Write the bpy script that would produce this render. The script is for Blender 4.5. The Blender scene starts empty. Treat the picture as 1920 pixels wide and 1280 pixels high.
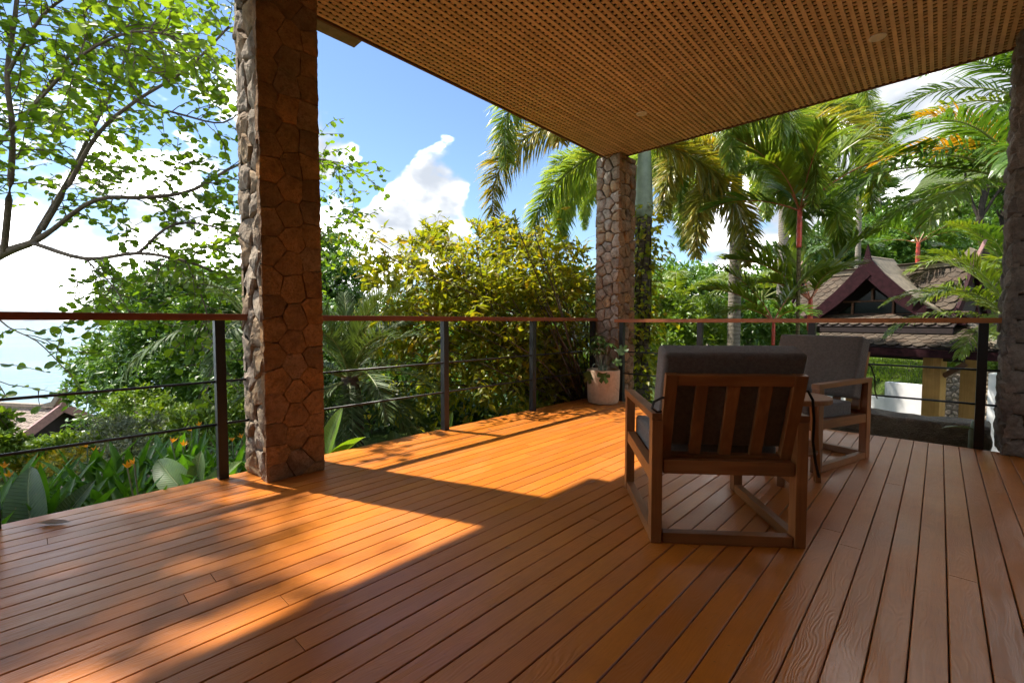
import bpy, bmesh, math, random
import numpy as np
from mathutils import Vector, Matrix, Quaternion
from mathutils import noise as mnoise

random.seed(7)
R = np.random.default_rng(11)
sc = bpy.context.scene
COL = sc.collection
PI = math.pi

# ------------------------------------------------------------------ camera
EYE = 1.05
YAW = math.radians(43.2)
PITCH = math.atan(38 / 853.0)
cam_d = bpy.data.cameras.new('camera')
cam_d.lens = 16.0
cam_d.sensor_width = 36.0
cam_d.clip_start = 0.05
cam_d.clip_end = 30000
cam = bpy.data.objects.new('camera', cam_d)
COL.objects.link(cam)
cam.location = (0, 0, EYE)
cam.rotation_euler = (PI / 2 - PITCH, 0, YAW)
sc.camera = cam

# ------------------------------------------------------------------ sun, sky, exposure
SUN_EL = math.radians(59)
LDIR = Vector((0.94 * math.cos(SUN_EL), 0.34 * math.cos(SUN_EL), -math.sin(SUN_EL))).normalized()
sun_d = bpy.data.lights.new('sun', 'SUN')
sun_d.energy = 2.6
sun_d.angle = math.radians(0.8)
sun_d.color = (1.0, 0.93, 0.82)
sun = bpy.data.objects.new('sun', sun_d)
COL.objects.link(sun)
sun.rotation_euler = LDIR.to_track_quat('-Z', 'Y').to_euler()

sc.view_settings.view_transform = 'Standard'
sc.view_settings.look = 'None'
sc.view_settings.gamma = 1.0
sc.view_settings.use_curve_mapping = False
sc.view_settings.exposure = 2.1
sc.render.engine = 'CYCLES'
sc.cycles.use_denoising = True
sc.cycles.max_bounces = 7
sc.cycles.diffuse_bounces = 4
sc.cycles.glossy_bounces = 3
sc.cycles.transmission_bounces = 4
sc.cycles.transparent_max_bounces = 4
sc.cycles.sample_clamp_indirect = 6.0
sc.cycles.use_adaptive_sampling = True
sc.cycles.adaptive_threshold = 0.02


class NT:
    """small helper round a node tree"""
    def __init__(self, tree):
        self.t = tree
        tree.nodes.clear()

    def n(self, typ, **kw):
        nd = self.t.nodes.new('ShaderNode' + typ)
        for k, v in kw.items():
            if k.startswith('i_'):
                key = k[2:]
                nd.inputs[int(key) if key.isdigit() else key.replace('_', ' ')].default_value = v
            else:
                setattr(nd, k, v)
        return nd

    def l(self, a, b):
        self.t.links.new(a, b)

    def math(self, op, a, b=None, c=None, clamp=False):
        m = self.n('Math', operation=op, use_clamp=clamp)
        for i, v in enumerate((a, b, c)):
            if v is None:
                continue
            if isinstance(v, (int, float)):
                m.inputs[i].default_value = v
            else:
                self.l(v, m.inputs[i])
        return m.outputs[0]

    def vmath(self, op, a, b=None, out=0):
        m = self.n('VectorMath', operation=op)
        for i, v in enumerate((a, b)):
            if v is None:
                continue
            if isinstance(v, (tuple, list)):
                m.inputs[i].default_value = v
            else:
                self.l(v, m.inputs[i])
        return m.outputs[out]

    def noise(self, vec, scale, detail=4, rough=0.55, dist=0.0):
        nd = self.n('TexNoise')
        nd.inputs['Scale'].default_value = scale
        nd.inputs['Detail'].default_value = detail
        nd.inputs['Roughness'].default_value = rough
        nd.inputs['Distortion'].default_value = dist
        if vec is not None:
            self.l(vec, nd.inputs['Vector'])
        return nd.outputs['Fac']

    def ramp(self, fac, stops, interp='LINEAR'):
        r = self.n('ValToRGB')
        r.color_ramp.interpolation = interp
        els = r.color_ramp.elements
        while len(els) < len(stops):
            els.new(0.5)
        for e, (p, c) in zip(els, stops):
            e.position = p
            e.color = (c[0], c[1], c[2], 1)
        self.l(fac, r.inputs[0])
        return r.outputs[0]

    def mix(self, fac, a, b, mode='MIX'):
        m = self.n('Mix', data_type='RGBA', blend_type=mode)
        for s, v in ((0, fac), (6, a), (7, b)):
            if isinstance(v, (int, float)):
                m.inputs[s].default_value = v
            elif isinstance(v, tuple):
                m.inputs[s].default_value = (v[0], v[1], v[2], 1)
            else:
                self.l(v, m.inputs[s])
        return m.outputs[2]

    def mrange(self, v, a, b, c=0.0, d=1.0, smooth=True):
        m = self.n('MapRange')
        m.interpolation_type = 'SMOOTHSTEP' if smooth else 'LINEAR'
        self.l(v, m.inputs[0])
        for i, x in enumerate((a, b, c, d)):
            m.inputs[i + 1].default_value = x
        return m.outputs[0]


def ray_dir(px, py):
    f = 853.0
    u = (px - 960) / f
    v = (640 - py) / f
    fw = math.cos(PITCH) + v * math.sin(PITCH)
    z = -math.sin(PITCH) + v * math.cos(PITCH)
    return Vector((u * math.cos(YAW) - fw * math.sin(YAW), fw * math.cos(YAW) + u * math.sin(YAW), z)), fw


def at(px, py, depth):
    """world point seen at photo position (px, py), depth metres ahead of the camera"""
    d, fw = ray_dir(px, py)
    return Vector((0, 0, EYE)) + d * (depth / fw)


# world: physical sky with procedural clouds
world = bpy.data.worlds.new('World')
sc.world = world
world.use_nodes = True
w = NT(world.node_tree)
geo = w.n('TexCoord')
D = w.vmath('NORMALIZE', geo.outputs['Generated'])
sky = w.n('TexSky', sky_type='NISHITA')
sky.sun_disc = False
sky.sun_elevation = SUN_EL
sky.sun_rotation = math.radians(250)
sky.altitude = 20
sky.air_density = 1.0
sky.dust_density = 0.1
sky.ozone_density = 4.0
sep = w.n('SeparateXYZ')
w.l(D, sep.inputs[0])
Z = sep.outputs['Z']
stretch = w.n('Mapping', vector_type='POINT')
w.l(D, stretch.inputs['Vector'])
stretch.inputs['Scale'].default_value = (1.0, 1.0, 1.55)
stretch.inputs['Location'].default_value = (3.1, 1.7, 0.4)
P0 = stretch.outputs[0]


def cloud_density(vec):
    a = w.noise(vec, 2.3, 4, 0.56, 0.25)
    b = w.noise(vec, 8.0, 3, 0.6, 0.2)
    c = w.noise(vec, 22.0, 3, 0.6, 0.0)
    s_ = w.math('ADD', w.math('MULTIPLY', w.math('SUBTRACT', a, 0.5), 1.35), w.math('MULTIPLY', w.math('SUBTRACT', b, 0.5), 0.60))
    return w.math('ADD', w.math('ADD', s_, 0.5), w.math('MULTIPLY', w.math('SUBTRACT', c, 0.5), 0.16))


def dir_bump(px, py, r0, r1, amp):
    """soft bump of cloud cover round one direction of the sky"""
    d = ray_dir(px, py)[0].normalized()
    dt = w.vmath('DOT_PRODUCT', D, tuple(d), out=1)
    return w.mrange(dt, math.cos(math.radians(r1)), math.cos(math.radians(r0)), 0.0, amp)


cover = w.mrange(Z, 0.02, 0.40, 0.09, 0.0)
for args in ((800, 410, 2, 8, 0.26), (840, 320, 1, 6, 0.26), (740, 440, 1, 6, 0.20), (615, 265, 2, 6, 0.36), (640, 500, 3, 9, 0.14),
             (930, 120, 6, 19, -0.30), (700, 150, 3, 10, -0.26), (680, 330, 1, 4, -0.16), (960, 350, 2, 6, -0.10), (1000, 250, 2, 8, -0.14), (250, 330, 16, 36, 0.05), (1700, 220, 10, 30, 0.30)):
    cover = w.math('ADD', cover, dir_bump(*args))
dens0 = cloud_density(P0)
dens = w.math('ADD', dens0, cover)
mask = w.mrange(dens, 0.56, 0.70)
sunv = tuple(Vector((-LDIR.x * 0.05, -LDIR.y * 0.05, 0.09)))
Ps = w.vmath('ADD', P0, sunv)
dens1 = cloud_density(Ps)
lit = w.math('SUBTRACT', dens0, dens1)
shade = w.mrange(lit, -0.22, 0.12, 0.0, 1.0)
thick = w.mrange(dens, 0.72, 1.05, 0.0, 1.0)
shade2 = w.math('SUBTRACT', shade, w.math('MULTIPLY', thick, 0.15), clamp=True)
ccol = w.ramp(shade2, [(0.0, (0.080, 0.087, 0.098)), (0.35, (0.108, 0.113, 0.120)), (0.60, (0.17, 0.172, 0.176)), (1.0, (1.0, 0.99, 0.97))])
cgain = w.n('VectorMath', operation='SCALE')
w.l(ccol, cgain.inputs[0])
cgain.inputs['Scale'].default_value = 40.0
skyc = w.mix(mask, sky.outputs[0], cgain.outputs[0])
bg = w.n('Background')
w.l(skyc, bg.inputs[0])
bg.inputs[1].default_value = 0.052
wo = w.n('OutputWorld')
w.l(bg.outputs[0], wo.inputs[0])


# ------------------------------------------------------------------ object helpers
def setp(o, label=None, cat=None, group=None, kind=None):
    for k, v in (('label', label), ('category', cat), ('group', group), ('kind', kind)):
        if v:
            o[k] = v
    return o


def link(name, me, mat=None, parent=None):
    o = bpy.data.objects.new(name, me)
    COL.objects.link(o)
    if mat is not None and me is not None:
        if not isinstance(mat, (list, tuple)):
            mat = [mat]
        if len(me.materials) == 0:
            for m in mat:
                me.materials.append(m)
    if parent is not None:
        o.parent = parent
    return o


def thing(name, label, cat, loc=(0, 0, 0), rz=0.0, group=None):
    o = bpy.data.objects.new(name, None)
    COL.objects.link(o)
    o.empty_display_size = 0.2
    o.location = loc
    o.rotation_euler = (0, 0, rz)
    return setp(o, label, cat, group)


def mesh_np(name, V, F, smooth=False, mats=None):
    V = np.asarray(V, dtype=np.float32).reshape(-1, 3)
    F = np.asarray(F, dtype=np.int32)
    n, k = F.shape
    me = bpy.data.meshes.new(name)
    me.vertices.add(len(V))
    me.vertices.foreach_set('co', V.ravel())
    me.loops.add(n * k)
    me.loops.foreach_set('vertex_index', F.ravel())
    me.polygons.add(n)
    me.polygons.foreach_set('loop_start', np.arange(0, n * k, k, dtype=np.int32))
    if mats is not None:
        me.polygons.foreach_set('material_index', np.asarray(mats, dtype=np.int32))
    me.update(calc_edges=True)
    me.polygons.foreach_set('use_smooth', np.full(n, smooth, dtype=bool))
    return me


class MB:
    def __init__(self):
        self.v = []
        self.f = []

    def add(self, verts, faces):
        o = len(self.v)
        self.v += [tuple(p) for p in verts]
        self.f += [tuple(i + o for i in f) for f in faces]
        return self

    def box(self, x0, x1, y0, y1, z0, z1):
        vs = [(x0, y0, z0), (x1, y0, z0), (x1, y1, z0), (x0, y1, z0), (x0, y0, z1), (x1, y0, z1), (x1, y1, z1), (x0, y1, z1)]
        return self.add(vs, [(0, 3, 2, 1), (4, 5, 6, 7), (0, 1, 5, 4), (1, 2, 6, 5), (2, 3, 7, 6), (3, 0, 4, 7)])

    def beam(self, p0, p1, wd, ht, up=(0, 0, 1)):
        p0, p1 = Vector(p0), Vector(p1)
        d = (p1 - p0).normalized()
        s = d.cross(Vector(up))
        if s.length < 1e-4:
            s = d.cross(Vector((0, 1, 0)))
        s.normalize()
        u = s.cross(d).normalized()
        vs = []
        for p in (p0, p1):
            for a, b in ((-1, -1), (1, -1), (1, 1), (-1, 1)):
                vs.append(p + s * (a * wd / 2) + u * (b * ht / 2))
        return self.add(vs, [(0, 1, 2, 3), (7, 6, 5, 4), (0, 4, 5, 1), (1, 5, 6, 2), (2, 6, 7, 3), (3, 7, 4, 0)])

    def tube(self, pts, rad, n=6, cap=True):
        pts = [Vector(p) for p in pts]
        if isinstance(rad, (int, float)):
            rad = [rad] * len(pts)
        o = len(self.v)
        ref = Vector((0.31, 0.17, 0.93)).normalized()
        for i, p in enumerate(pts):
            d = (pts[min(i + 1, len(pts) - 1)] - pts[max(i - 1, 0)])
            if d.length < 1e-6:
                d = Vector((0, 0, 1))
            d.normalize()
            r = ref if abs(d.dot(ref)) < 0.95 else Vector((1, 0, 0))
            s = d.cross(r).normalized()
            u = s.cross(d)
            for k in range(n):
                a = 2 * PI * k / n
                self.v.append(tuple(p + (s * math.cos(a) + u * math.sin(a)) * rad[i]))
        for i in range(len(pts) - 1):
            for k in range(n):
                a, b = o + i * n + k, o + i * n + (k + 1) % n
                self.f.append((a, b, b + n, a + n))
        if cap:
            self.f.append(tuple(o + k for k in range(n))[::-1])
            self.f.append(tuple(o + (len(pts) - 1) * n + k for k in range(n)))
        return self

    def lathe(self, prof, n=32, c=(0, 0, 0)):
        o = len(self.v)
        for r, z in prof:
            for k in range(n):
                a = 2 * PI * k / n
                self.v.append((c[0] + r * math.cos(a), c[1] + r * math.sin(a), c[2] + z))
        for i in range(len(prof) - 1):
            for k in range(n):
                a, b = o + i * n + k, o + i * n + (k + 1) % n
                self.f.append((a, b, b + n, a + n))
        self.f.append(tuple(o + k for k in range(n))[::-1])
        self.f.append(tuple(o + (len(prof) - 1) * n + k for k in range(n)))
        return self

    def prism(self, poly, off):
        """polygon of 3D points swept along off"""
        n = len(poly)
        off = Vector(off)
        vs = [Vector(p) for p in poly] + [Vector(p) + off for p in poly]
        return self.add(vs, [tuple(range(n))[::-1], tuple(range(n, 2 * n))] + [(i, (i + 1) % n, n + (i + 1) % n, n + i) for i in range(n)])

    def mesh(self, name, bevel=0.0, seg=2, smooth=False):
        me = bpy.data.meshes.new(name)
        me.from_pydata(self.v, [], self.f)
        bm = bmesh.new()
        bm.from_mesh(me)
        bmesh.ops.recalc_face_normals(bm, faces=bm.faces)
        if bevel > 0:
            bmesh.ops.bevel(bm, geom=[e for e in bm.edges], offset=bevel, segments=seg, profile=0.6, affect='EDGES', clamp_overlap=True)
        bm.to_mesh(me)
        bm.free()
        if smooth:
            me.polygons.foreach_set('use_smooth', [True] * len(me.polygons))
        me.update()
        return me

    def build(self, name, mat, parent=None, bevel=0.0, seg=2, smooth=False):
        return link(name, self.mesh(name, bevel, seg, smooth), mat, parent)


# ------------------------------------------------------------------ materials
def new_mat(name):
    m = bpy.data.materials.new(name)
    m.use_nodes = True
    return m, NT(m.node_tree)


def finish(t, col, rough=0.6, bump=None, bstr=0.3, bdist=0.01, spec=0.5, metallic=0.0, coat=0.0, coat_rough=0.2):
    b = t.n('BsdfPrincipled')
    if isinstance(col, tuple):
        b.inputs['Base Color'].default_value = (*col, 1)
    else:
        t.l(col, b.inputs['Base Color'])
    if isinstance(rough, (int, float)):
        b.inputs['Roughness'].default_value = rough
    else:
        t.l(rough, b.inputs['Roughness'])
    b.inputs['Specular IOR Level'].default_value = spec
    b.inputs['Metallic'].default_value = metallic
    b.inputs['Coat Weight'].default_value = coat
    b.inputs['Coat Roughness'].default_value = coat_rough
    if bump is not None:
        bn = t.n('Bump')
        bn.inputs['Strength'].default_value = bstr
        bn.inputs['Distance'].default_value = bdist
        t.l(bump, bn.inputs['Height'])
        t.l(bn.outputs[0], b.inputs['Normal'])
    o = t.n('OutputMaterial')
    t.l(b.outputs[0], o.inputs[0])
    return b


def obj_coords(t, scale=(1, 1, 1), rnd=7.0):
    tc = t.n('TexCoord')
    oi = t.n('ObjectInfo')
    cb = t.n('CombineXYZ')
    for i in range(3):
        t.l(t.math('MULTIPLY', oi.outputs['Random'], rnd * (1 + i * 0.7)), cb.inputs[i])
    v = t.vmath('ADD', tc.outputs['Object'], cb.outputs[0])
    mp = t.n('Mapping')
    mp.inputs['Scale'].default_value = scale
    t.l(v, mp.inputs['Vector'])
    return mp.outputs[0], oi.outputs['Random']


def mat_deck():
    m, t = new_mat('deck_board')
    v, rnd = obj_coords(t, (1, 1, 1), 11)
    st = t.n('Mapping')
    st.inputs['Scale'].default_value = (14.0, 2.4, 1)
    t.l(v, st.inputs['Vector'])
    n1 = t.noise(st.outputs[0], 1.0, 2, 0.45)
    sx = t.n('SeparateXYZ')
    t.l(v, sx.inputs[0])
    ph = t.math('ADD', t.math('MULTIPLY', n1, 92.0), t.math('MULTIPLY', sx.outputs[0], 480.0))
    grain = t.math('MULTIPLY', t.math('SINE', ph), 0.5)
    fine = t.n('Mapping')
    fine.inputs['Scale'].default_value = (160, 9, 1)
    t.l(v, fine.inputs['Vector'])
    fn = t.noise(fine.outputs[0], 1.0, 3, 0.6)
    patch = t.noise(v, 1.6, 5, 0.6)
    mp2 = t.noise(v, 7.0, 4, 0.7)
    gfade = t.mrange(patch, 0.35, 0.6, 0.35, 1.0)
    h = t.math('ADD', t.math('MULTIPLY', grain, gfade), t.math('MULTIPLY', fn, 0.5))
    c = t.ramp(rnd, [(0, (0.40, 0.118, 0.014)), (0.3, (0.52, 0.160, 0.016)), (0.6, (0.45, 0.134, 0.016)), (0.8, (0.55, 0.178, 0.02)), (1, (0.48, 0.142, 0.018))])
    c = t.mix(t.mrange(mp2, 0.35, 0.75, 0, 0.45), c, (0.36, 0.108, 0.016))
    c = t.mix(t.mrange(fn, 0.35, 0.75, 0.0, 0.30), c, (0.32, 0.092, 0.014))
    specks = t.noise(v, 85.0, 2, 0.5)
    c = t.mix(t.mrange(specks, 0.735, 0.76, 0, 0.7), c, (0.09, 0.045, 0.02))
    dust = t.mrange(patch, 0.45, 0.75, 0.0, 0.08)
    c = t.mix(dust, c, (0.36, 0.24, 0.16))
    r = t.math('ADD', t.mrange(patch, 0.3, 0.7, 0.24, 0.36), t.math('MULTIPLY', fn, 0.10))
    finish(t, c, r, h, 0.75, 0.0006, spec=0.5)
    return m


def mat_wood(name, ca, cb, scale=(3, 40, 40), rough=0.5, bstr=0.25, spec=0.4):
    m, t = new_mat(name)
    v, rnd = obj_coords(t, scale, 5)
    n1 = t.noise(v, 1.0, 5, 0.6, 0.6)
    v2, _ = obj_coords(t, (2, 2, 2), 3)
    n2 = t.noise(v2, 1.5, 3, 0.5)
    c = t.mix(t.mrange(n1, 0.3, 0.7), ca, cb)
    c = t.mix(t.mrange(n2, 0.35, 0.7, 0, 0.4), c, tuple(x * 0.6 for x in ca))
    hsv = t.n('HueSaturation')
    t.l(c, hsv.inputs['Color'])
    t.l(t.math('ADD', 0.85, t.math('MULTIPLY', rnd, 0.3)), hsv.inputs['Value'])
    finish(t, hsv.outputs[0], rough, n1, bstr, 0.002, spec=spec)
    return m


def mat_stone(name, cols, rough=0.9, bscale=26.0, bstr=0.8, bdist=0.012, stain=None):
    m, t = new_mat(name)
    v, rnd = obj_coords(t, (1, 1, 1), 9)
    n1 = t.noise(v, bscale, 6, 0.65)
    n2 = t.noise(v, 7.0, 5, 0.6)
    n3 = t.noise(v, 90.0, 3, 0.7)
    k = len(cols)
    c = t.ramp(rnd, [(i / max(1, k - 1), cols[i]) for i in range(k)])
    mul = t.ramp(n2, [(0.25, (0.55, 0.55, 0.56)), (0.5, (0.95, 0.95, 0.95)), (0.78, (1.35, 1.3, 1.25))])
    c = t.mix(1.0, c, mul, 'MULTIPLY')
    c = t.mix(t.mrange(n1, 0.42, 0.68, 0, 0.55), c, tuple(x * 0.40 for x in cols[0]))
    c = t.mix(t.mrange(n3, 0.4, 0.75, 0, 0.5), c, tuple(x * 0.45 for x in cols[0]))
    if stain:
        n4 = t.noise(v, 3.5, 4, 0.6)
        c = t.mix(t.mrange(n4, 0.50, 0.72, 0, 0.75), c, stain)
    h = t.math('ADD', n1, t.math('MULTIPLY', n3, 0.35))
    finish(t, c, rough, h, bstr, bdist, spec=0.25)
    return m


def mat_plain(name, col, rough=0.6, nscale=20.0, var=0.15, bstr=0.15, bdist=0.003, spec=0.5, metallic=0.0):
    m, t = new_mat(name)
    v, rnd = obj_coords(t)
    n1 = t.noise(v, nscale, 5, 0.6)
    c = t.mix(t.mrange(n1, 0.3, 0.7), tuple(x * (1 - var) for x in col), tuple(min(1, x * (1 + var)) for x in col))
    finish(t, c, rough, n1, bstr, bdist, spec=spec, metallic=metallic)
    return m


def mat_fabric(name, col):
    m, t = new_mat(name)
    tc = t.n('TexCoord')
    w1 = t.n('TexWave', bands_direction='X')
    w1.inputs['Scale'].default_value = 160
    w2 = t.n('TexWave', bands_direction='Z')
    w2.inputs['Scale'].default_value = 160
    for x in (w1, w2):
        x.inputs['Distortion'].default_value = 1.0
        t.l(tc.outputs['Object'], x.inputs['Vector'])
    h = t.math('ADD', w1.outputs['Fac'], w2.outputs['Fac'])
    n = t.noise(tc.outputs['Object'], 60, 4, 0.7)
    n2 = t.noise(tc.outputs['Object'], 5, 3, 0.5)
    c = t.mix(t.mrange(n, 0.3, 0.7), tuple(x * 0.8 for x in col), tuple(x * 1.2 for x in col))
    h2 = t.math('ADD', t.math('MULTIPLY', h, 0.12), n2)
    b = finish(t, c, 0.95, h2, 0.5, 0.012, spec=0.15)
    b.inputs['Sheen Weight'].default_value = 0.25
    return m


def mat_leaf(name, cols, trans=0.45, rough=0.42, tcol=None, spec=0.5, nvar=0.3):
    """cols: ramp over leaves (random per island); translucent blade"""
    m, t = new_mat(name)
    g = t.n('NewGeometry')
    oi = t.n('ObjectInfo')
    f = t.math('FRACT', t.math('ADD', g.outputs['Random Per Island'], t.math('MULTIPLY', oi.outputs['Random'], 0.37)))
    k = len(cols)
    c = t.ramp(f, [(i / max(1, k - 1), cols[i]) for i in range(k)])
    tc = t.n('TexCoord')
    n = t.noise(tc.outputs['Object'], 14.0, 3, 0.6)
    c = t.mix(t.mrange(n, 0.3, 0.75, 0, nvar), c, tuple(x * 0.55 for x in cols[0]))
    b = t.n('BsdfPrincipled')
    t.l(c, b.inputs['Base Color'])
    b.inputs['Roughness'].default_value = rough
    b.inputs['Specular IOR Level'].default_value = spec
    tr = t.n('BsdfTranslucent')
    tint = tcol or (1.25, 1.15, 0.45)
    t.l(t.mix(1.0, c, tint, 'MULTIPLY'), tr.inputs[0])
    mx = t.n('MixShader')
    mx.inputs[0].default_value = trans
    t.l(b.outputs[0], mx.inputs[1])
    t.l(tr.outputs[0], mx.inputs[2])
    o = t.n('OutputMaterial')
    t.l(mx.outputs[0], o.inputs[0])
    return m


def mat_veined(name, ca, cb, trans=0.4, rough=0.42):
    m, t = new_mat(name)
    tc = t.n('TexCoord')
    oi = t.n('ObjectInfo')
    sx = t.n('SeparateXYZ')
    t.l(tc.outputs['Object'], sx.inputs[0])
    ay = t.math('ABSOLUTE', sx.outputs[1])
    ph = t.math('MULTIPLY', t.math('SUBTRACT', sx.outputs[0], t.math('MULTIPLY', ay, 0.7)), 2 * PI * 26)
    vein = t.mrange(t.math('SINE', ph), 0.2, 1.0)
    rib = t.mrange(ay, 0.004, 0.010, 1.0, 0.0)
    n = t.noise(tc.outputs['Object'], 6.0, 4, 0.65)
    c = t.mix(t.mrange(n, 0.3, 0.7), ca, cb)
    c = t.mix(t.math('MULTIPLY', vein, 0.22), c, tuple(x * 0.6 for x in ca))
    c = t.mix(t.math('MULTIPLY', rib, 0.8), c, (0.24, 0.30, 0.12))
    n2 = t.noise(tc.outputs['Object'], 11.0, 3, 0.6)
    c = t.mix(t.mrange(n2, 0.66, 0.74, 0, 0.8), c, (0.20, 0.14, 0.05))
    hs = t.n('HueSaturation')
    t.l(c, hs.inputs['Color'])
    t.l(t.math('ADD', 0.8, t.math('MULTIPLY', oi.outputs['Random'], 0.4)), hs.inputs['Value'])
    b = t.n('BsdfPrincipled')
    t.l(hs.outputs[0], b.inputs['Base Color'])
    b.inputs['Roughness'].default_value = rough
    bn = t.n('Bump')
    bn.inputs['Strength'].default_value = 0.5
    bn.inputs['Distance'].default_value = 0.01
    t.l(t.math('SUBTRACT', vein, rib), bn.inputs['Height'])
    t.l(bn.outputs[0], b.inputs['Normal'])
    tr = t.n('BsdfTranslucent')
    t.l(t.mix(1.0, hs.outputs[0], (1.25, 1.15, 0.45), 'MULTIPLY'), tr.inputs[0])
    mx = t.n('MixShader')
    mx.inputs[0].default_value = trans
    t.l(b.outputs[0], mx.inputs[1])
    t.l(tr.outputs[0], mx.inputs[2])
    o = t.n('OutputMaterial')
    t.l(mx.outputs[0], o.inputs[0])
    return m


M = {}
M['deck'] = mat_deck()
M['joist'] = mat_plain('joist_dark', (0.03, 0.018, 0.012), 0.9)
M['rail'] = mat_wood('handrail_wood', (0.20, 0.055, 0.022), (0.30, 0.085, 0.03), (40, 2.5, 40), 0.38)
M['railx'] = mat_wood('handrail_wood_sunlit', (0.34, 0.115, 0.032), (0.44, 0.16, 0.045), (2.5, 40, 40), 0.38)  # far handrail: sunlight put into a lighter wood colour
M['teak'] = mat_wood('teak', (0.225, 0.082, 0.022), (0.34, 0.132, 0.038), (26, 26, 2.2), 0.48)
M['teak_y'] = mat_wood('teak_lengthwise', (0.225, 0.082, 0.022), (0.34, 0.132, 0.038), (26, 2.2, 26), 0.48)
M['teak_x'] = mat_wood('teak_crosswise', (0.225, 0.082, 0.022), (0.34, 0.132, 0.038), (2.2, 26, 26), 0.48)
M['slat'] = mat_wood('ceiling_slat_wood', (0.66, 0.475, 0.285), (0.74, 0.55, 0.345), (14, 14, 14), 0.6, 0.1)
M['slat_back'] = mat_plain('ceiling_void', (0.012, 0.008, 0.006), 0.95)
M['fascia'] = mat_wood('fascia_wood', (0.16, 0.07, 0.04), (0.22, 0.10, 0.055), (4, 4, 30), 0.6)
M['eave'] = mat_plain('eave_paint', (0.23, 0.19, 0.12), 0.7, 14, 0.2)
M['metal'] = mat_plain('dark_metal', (0.011, 0.0105, 0.0105), 0.42, 60, 0.2, 0.05)
M['fabric'] = mat_fabric('taupe_fabric', (0.135, 0.112, 0.094))
M['ribbon'] = mat_fabric('dark_ribbon', (0.03, 0.027, 0.024))
M['stone_brown_shade'] = mat_stone('granite_brown_shade', [(0.365, 0.209, 0.101), (0.446, 0.257, 0.119), (0.243, 0.149, 0.081), (0.486, 0.25, 0.095), (0.297, 0.196, 0.128), (0.405, 0.27, 0.162)], bscale=30, bstr=1.0, bdist=0.022, stain=(0.085, 0.05, 0.03))  # warm deck bounce and shade on the column faces put into the colour
M['stone_grey'] = mat_stone('granite_grey', [(0.336, 0.269, 0.204), (0.403, 0.323, 0.238), (0.302, 0.246, 0.19), (0.386, 0.262, 0.143), (0.353, 0.285, 0.224), (0.437, 0.354, 0.265)], bscale=22, bstr=1.0, bdist=0.016)
M['stone_sunlit'] = mat_stone('granite_sunlit', [(0.46, 0.41, 0.35), (0.54, 0.48, 0.41), (0.40, 0.36, 0.32), (0.52, 0.38, 0.23), (0.48, 0.43, 0.38), (0.60, 0.53, 0.45)], bscale=22, bstr=1.0, bdist=0.016)  # sunlight on the far column's front face put into the stone colour
M['stone_dark'] = mat_stone('granite_dark', [(0.20, 0.17, 0.14), (0.25, 0.21, 0.17), (0.17, 0.145, 0.125)], bscale=18, bstr=1.0, bdist=0.018, stain=(0.08, 0.07, 0.055))
M['mortar'] = mat_stone('mortar', [(0.12, 0.095, 0.07), (0.12, 0.095, 0.07)], bscale=60)
M['mortar_pale'] = mat_stone('mortar_pale', [(0.24, 0.20, 0.155), (0.24, 0.20, 0.155)], bscale=60)
M['rock'] = mat_stone('mossy_rock', [(0.24, 0.20, 0.145), (0.24, 0.20, 0.145)], bscale=14, bstr=1.0, bdist=0.05, stain=(0.07, 0.07, 0.03))
M['wallstone'] = mat_stone('wall_stone', [(0.42, 0.33, 0.24), (0.50, 0.40, 0.29), (0.36, 0.30, 0.24), (0.46, 0.34, 0.21), (0.52, 0.45, 0.36)], bscale=20, bstr=0.9, bdist=0.014)
M['pot'] = mat_plain('sandy_ceramic', (0.47, 0.34, 0.225), 0.75, 30, 0.10, 0.2, 0.002, 0.3)
M['soil'] = mat_stone('soil', [(0.07, 0.045, 0.03), (0.07, 0.045, 0.03)], bscale=30, bdist=0.02)
M['pebble'] = mat_stone('pebbles', [(0.4, 0.38, 0.34), (0.25, 0.22, 0.2), (0.5, 0.47, 0.42)], bscale=60)
M['white'] = mat_plain('white_render', (0.82, 0.81, 0.80), 0.85, 4, 0.05, 0.1, 0.003, 0.3)
M['house'] = mat_plain('house_render', (0.30, 0.24, 0.19), 0.85, 4, 0.1)
M['maroon'] = mat_plain('maroon_bargeboard', (0.028, 0.008, 0.011), 0.7, 12, 0.3, 0.2, 0.003, 0.12)
M['maroon_dark'] = mat_plain('maroon_gable', (0.016, 0.007, 0.007), 0.7, 12, 0.3, 0.2)
M['pink'] = mat_plain('faded_pink_finial', (0.32, 0.17, 0.16), 0.7, 12, 0.15)
M['tile'] = mat_stone('roof_tile_clay', [(0.087, 0.065, 0.048), (0.103, 0.079, 0.058), (0.074, 0.057, 0.043), (0.095, 0.065, 0.045)], bscale=40, bstr=0.4, bdist=0.005)
M['ridge'] = mat_plain('ridge_cement', (0.22, 0.18, 0.13), 0.85, 9, 0.2, 0.3, 0.006)
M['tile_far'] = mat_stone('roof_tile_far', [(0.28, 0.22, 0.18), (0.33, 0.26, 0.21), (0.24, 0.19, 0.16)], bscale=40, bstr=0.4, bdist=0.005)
M['glass'] = mat_plain('dark_glass', (0.008, 0.010, 0.009), 0.25, 3, 0.1, 0.0, 0.001, 0.2)
M['post_wood'] = mat_wood('golden_post_wood', (0.50, 0.26, 0.075), (0.60, 0.33, 0.105), (20, 20, 1.5), 0.5)
M['lamp_ring'] = mat_plain('downlight_ring', (0.82, 0.78, 0.72), 0.5, 20, 0.05)
M['lamp_lens'] = mat_plain('downlight_lens', (0.35, 0.27, 0.18), 0.2, 20, 0.05)
M['bark'] = mat_stone('bark_grey', [(0.15, 0.115, 0.085), (0.15, 0.115, 0.085)], bscale=40, bstr=0.8, bdist=0.008)
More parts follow.
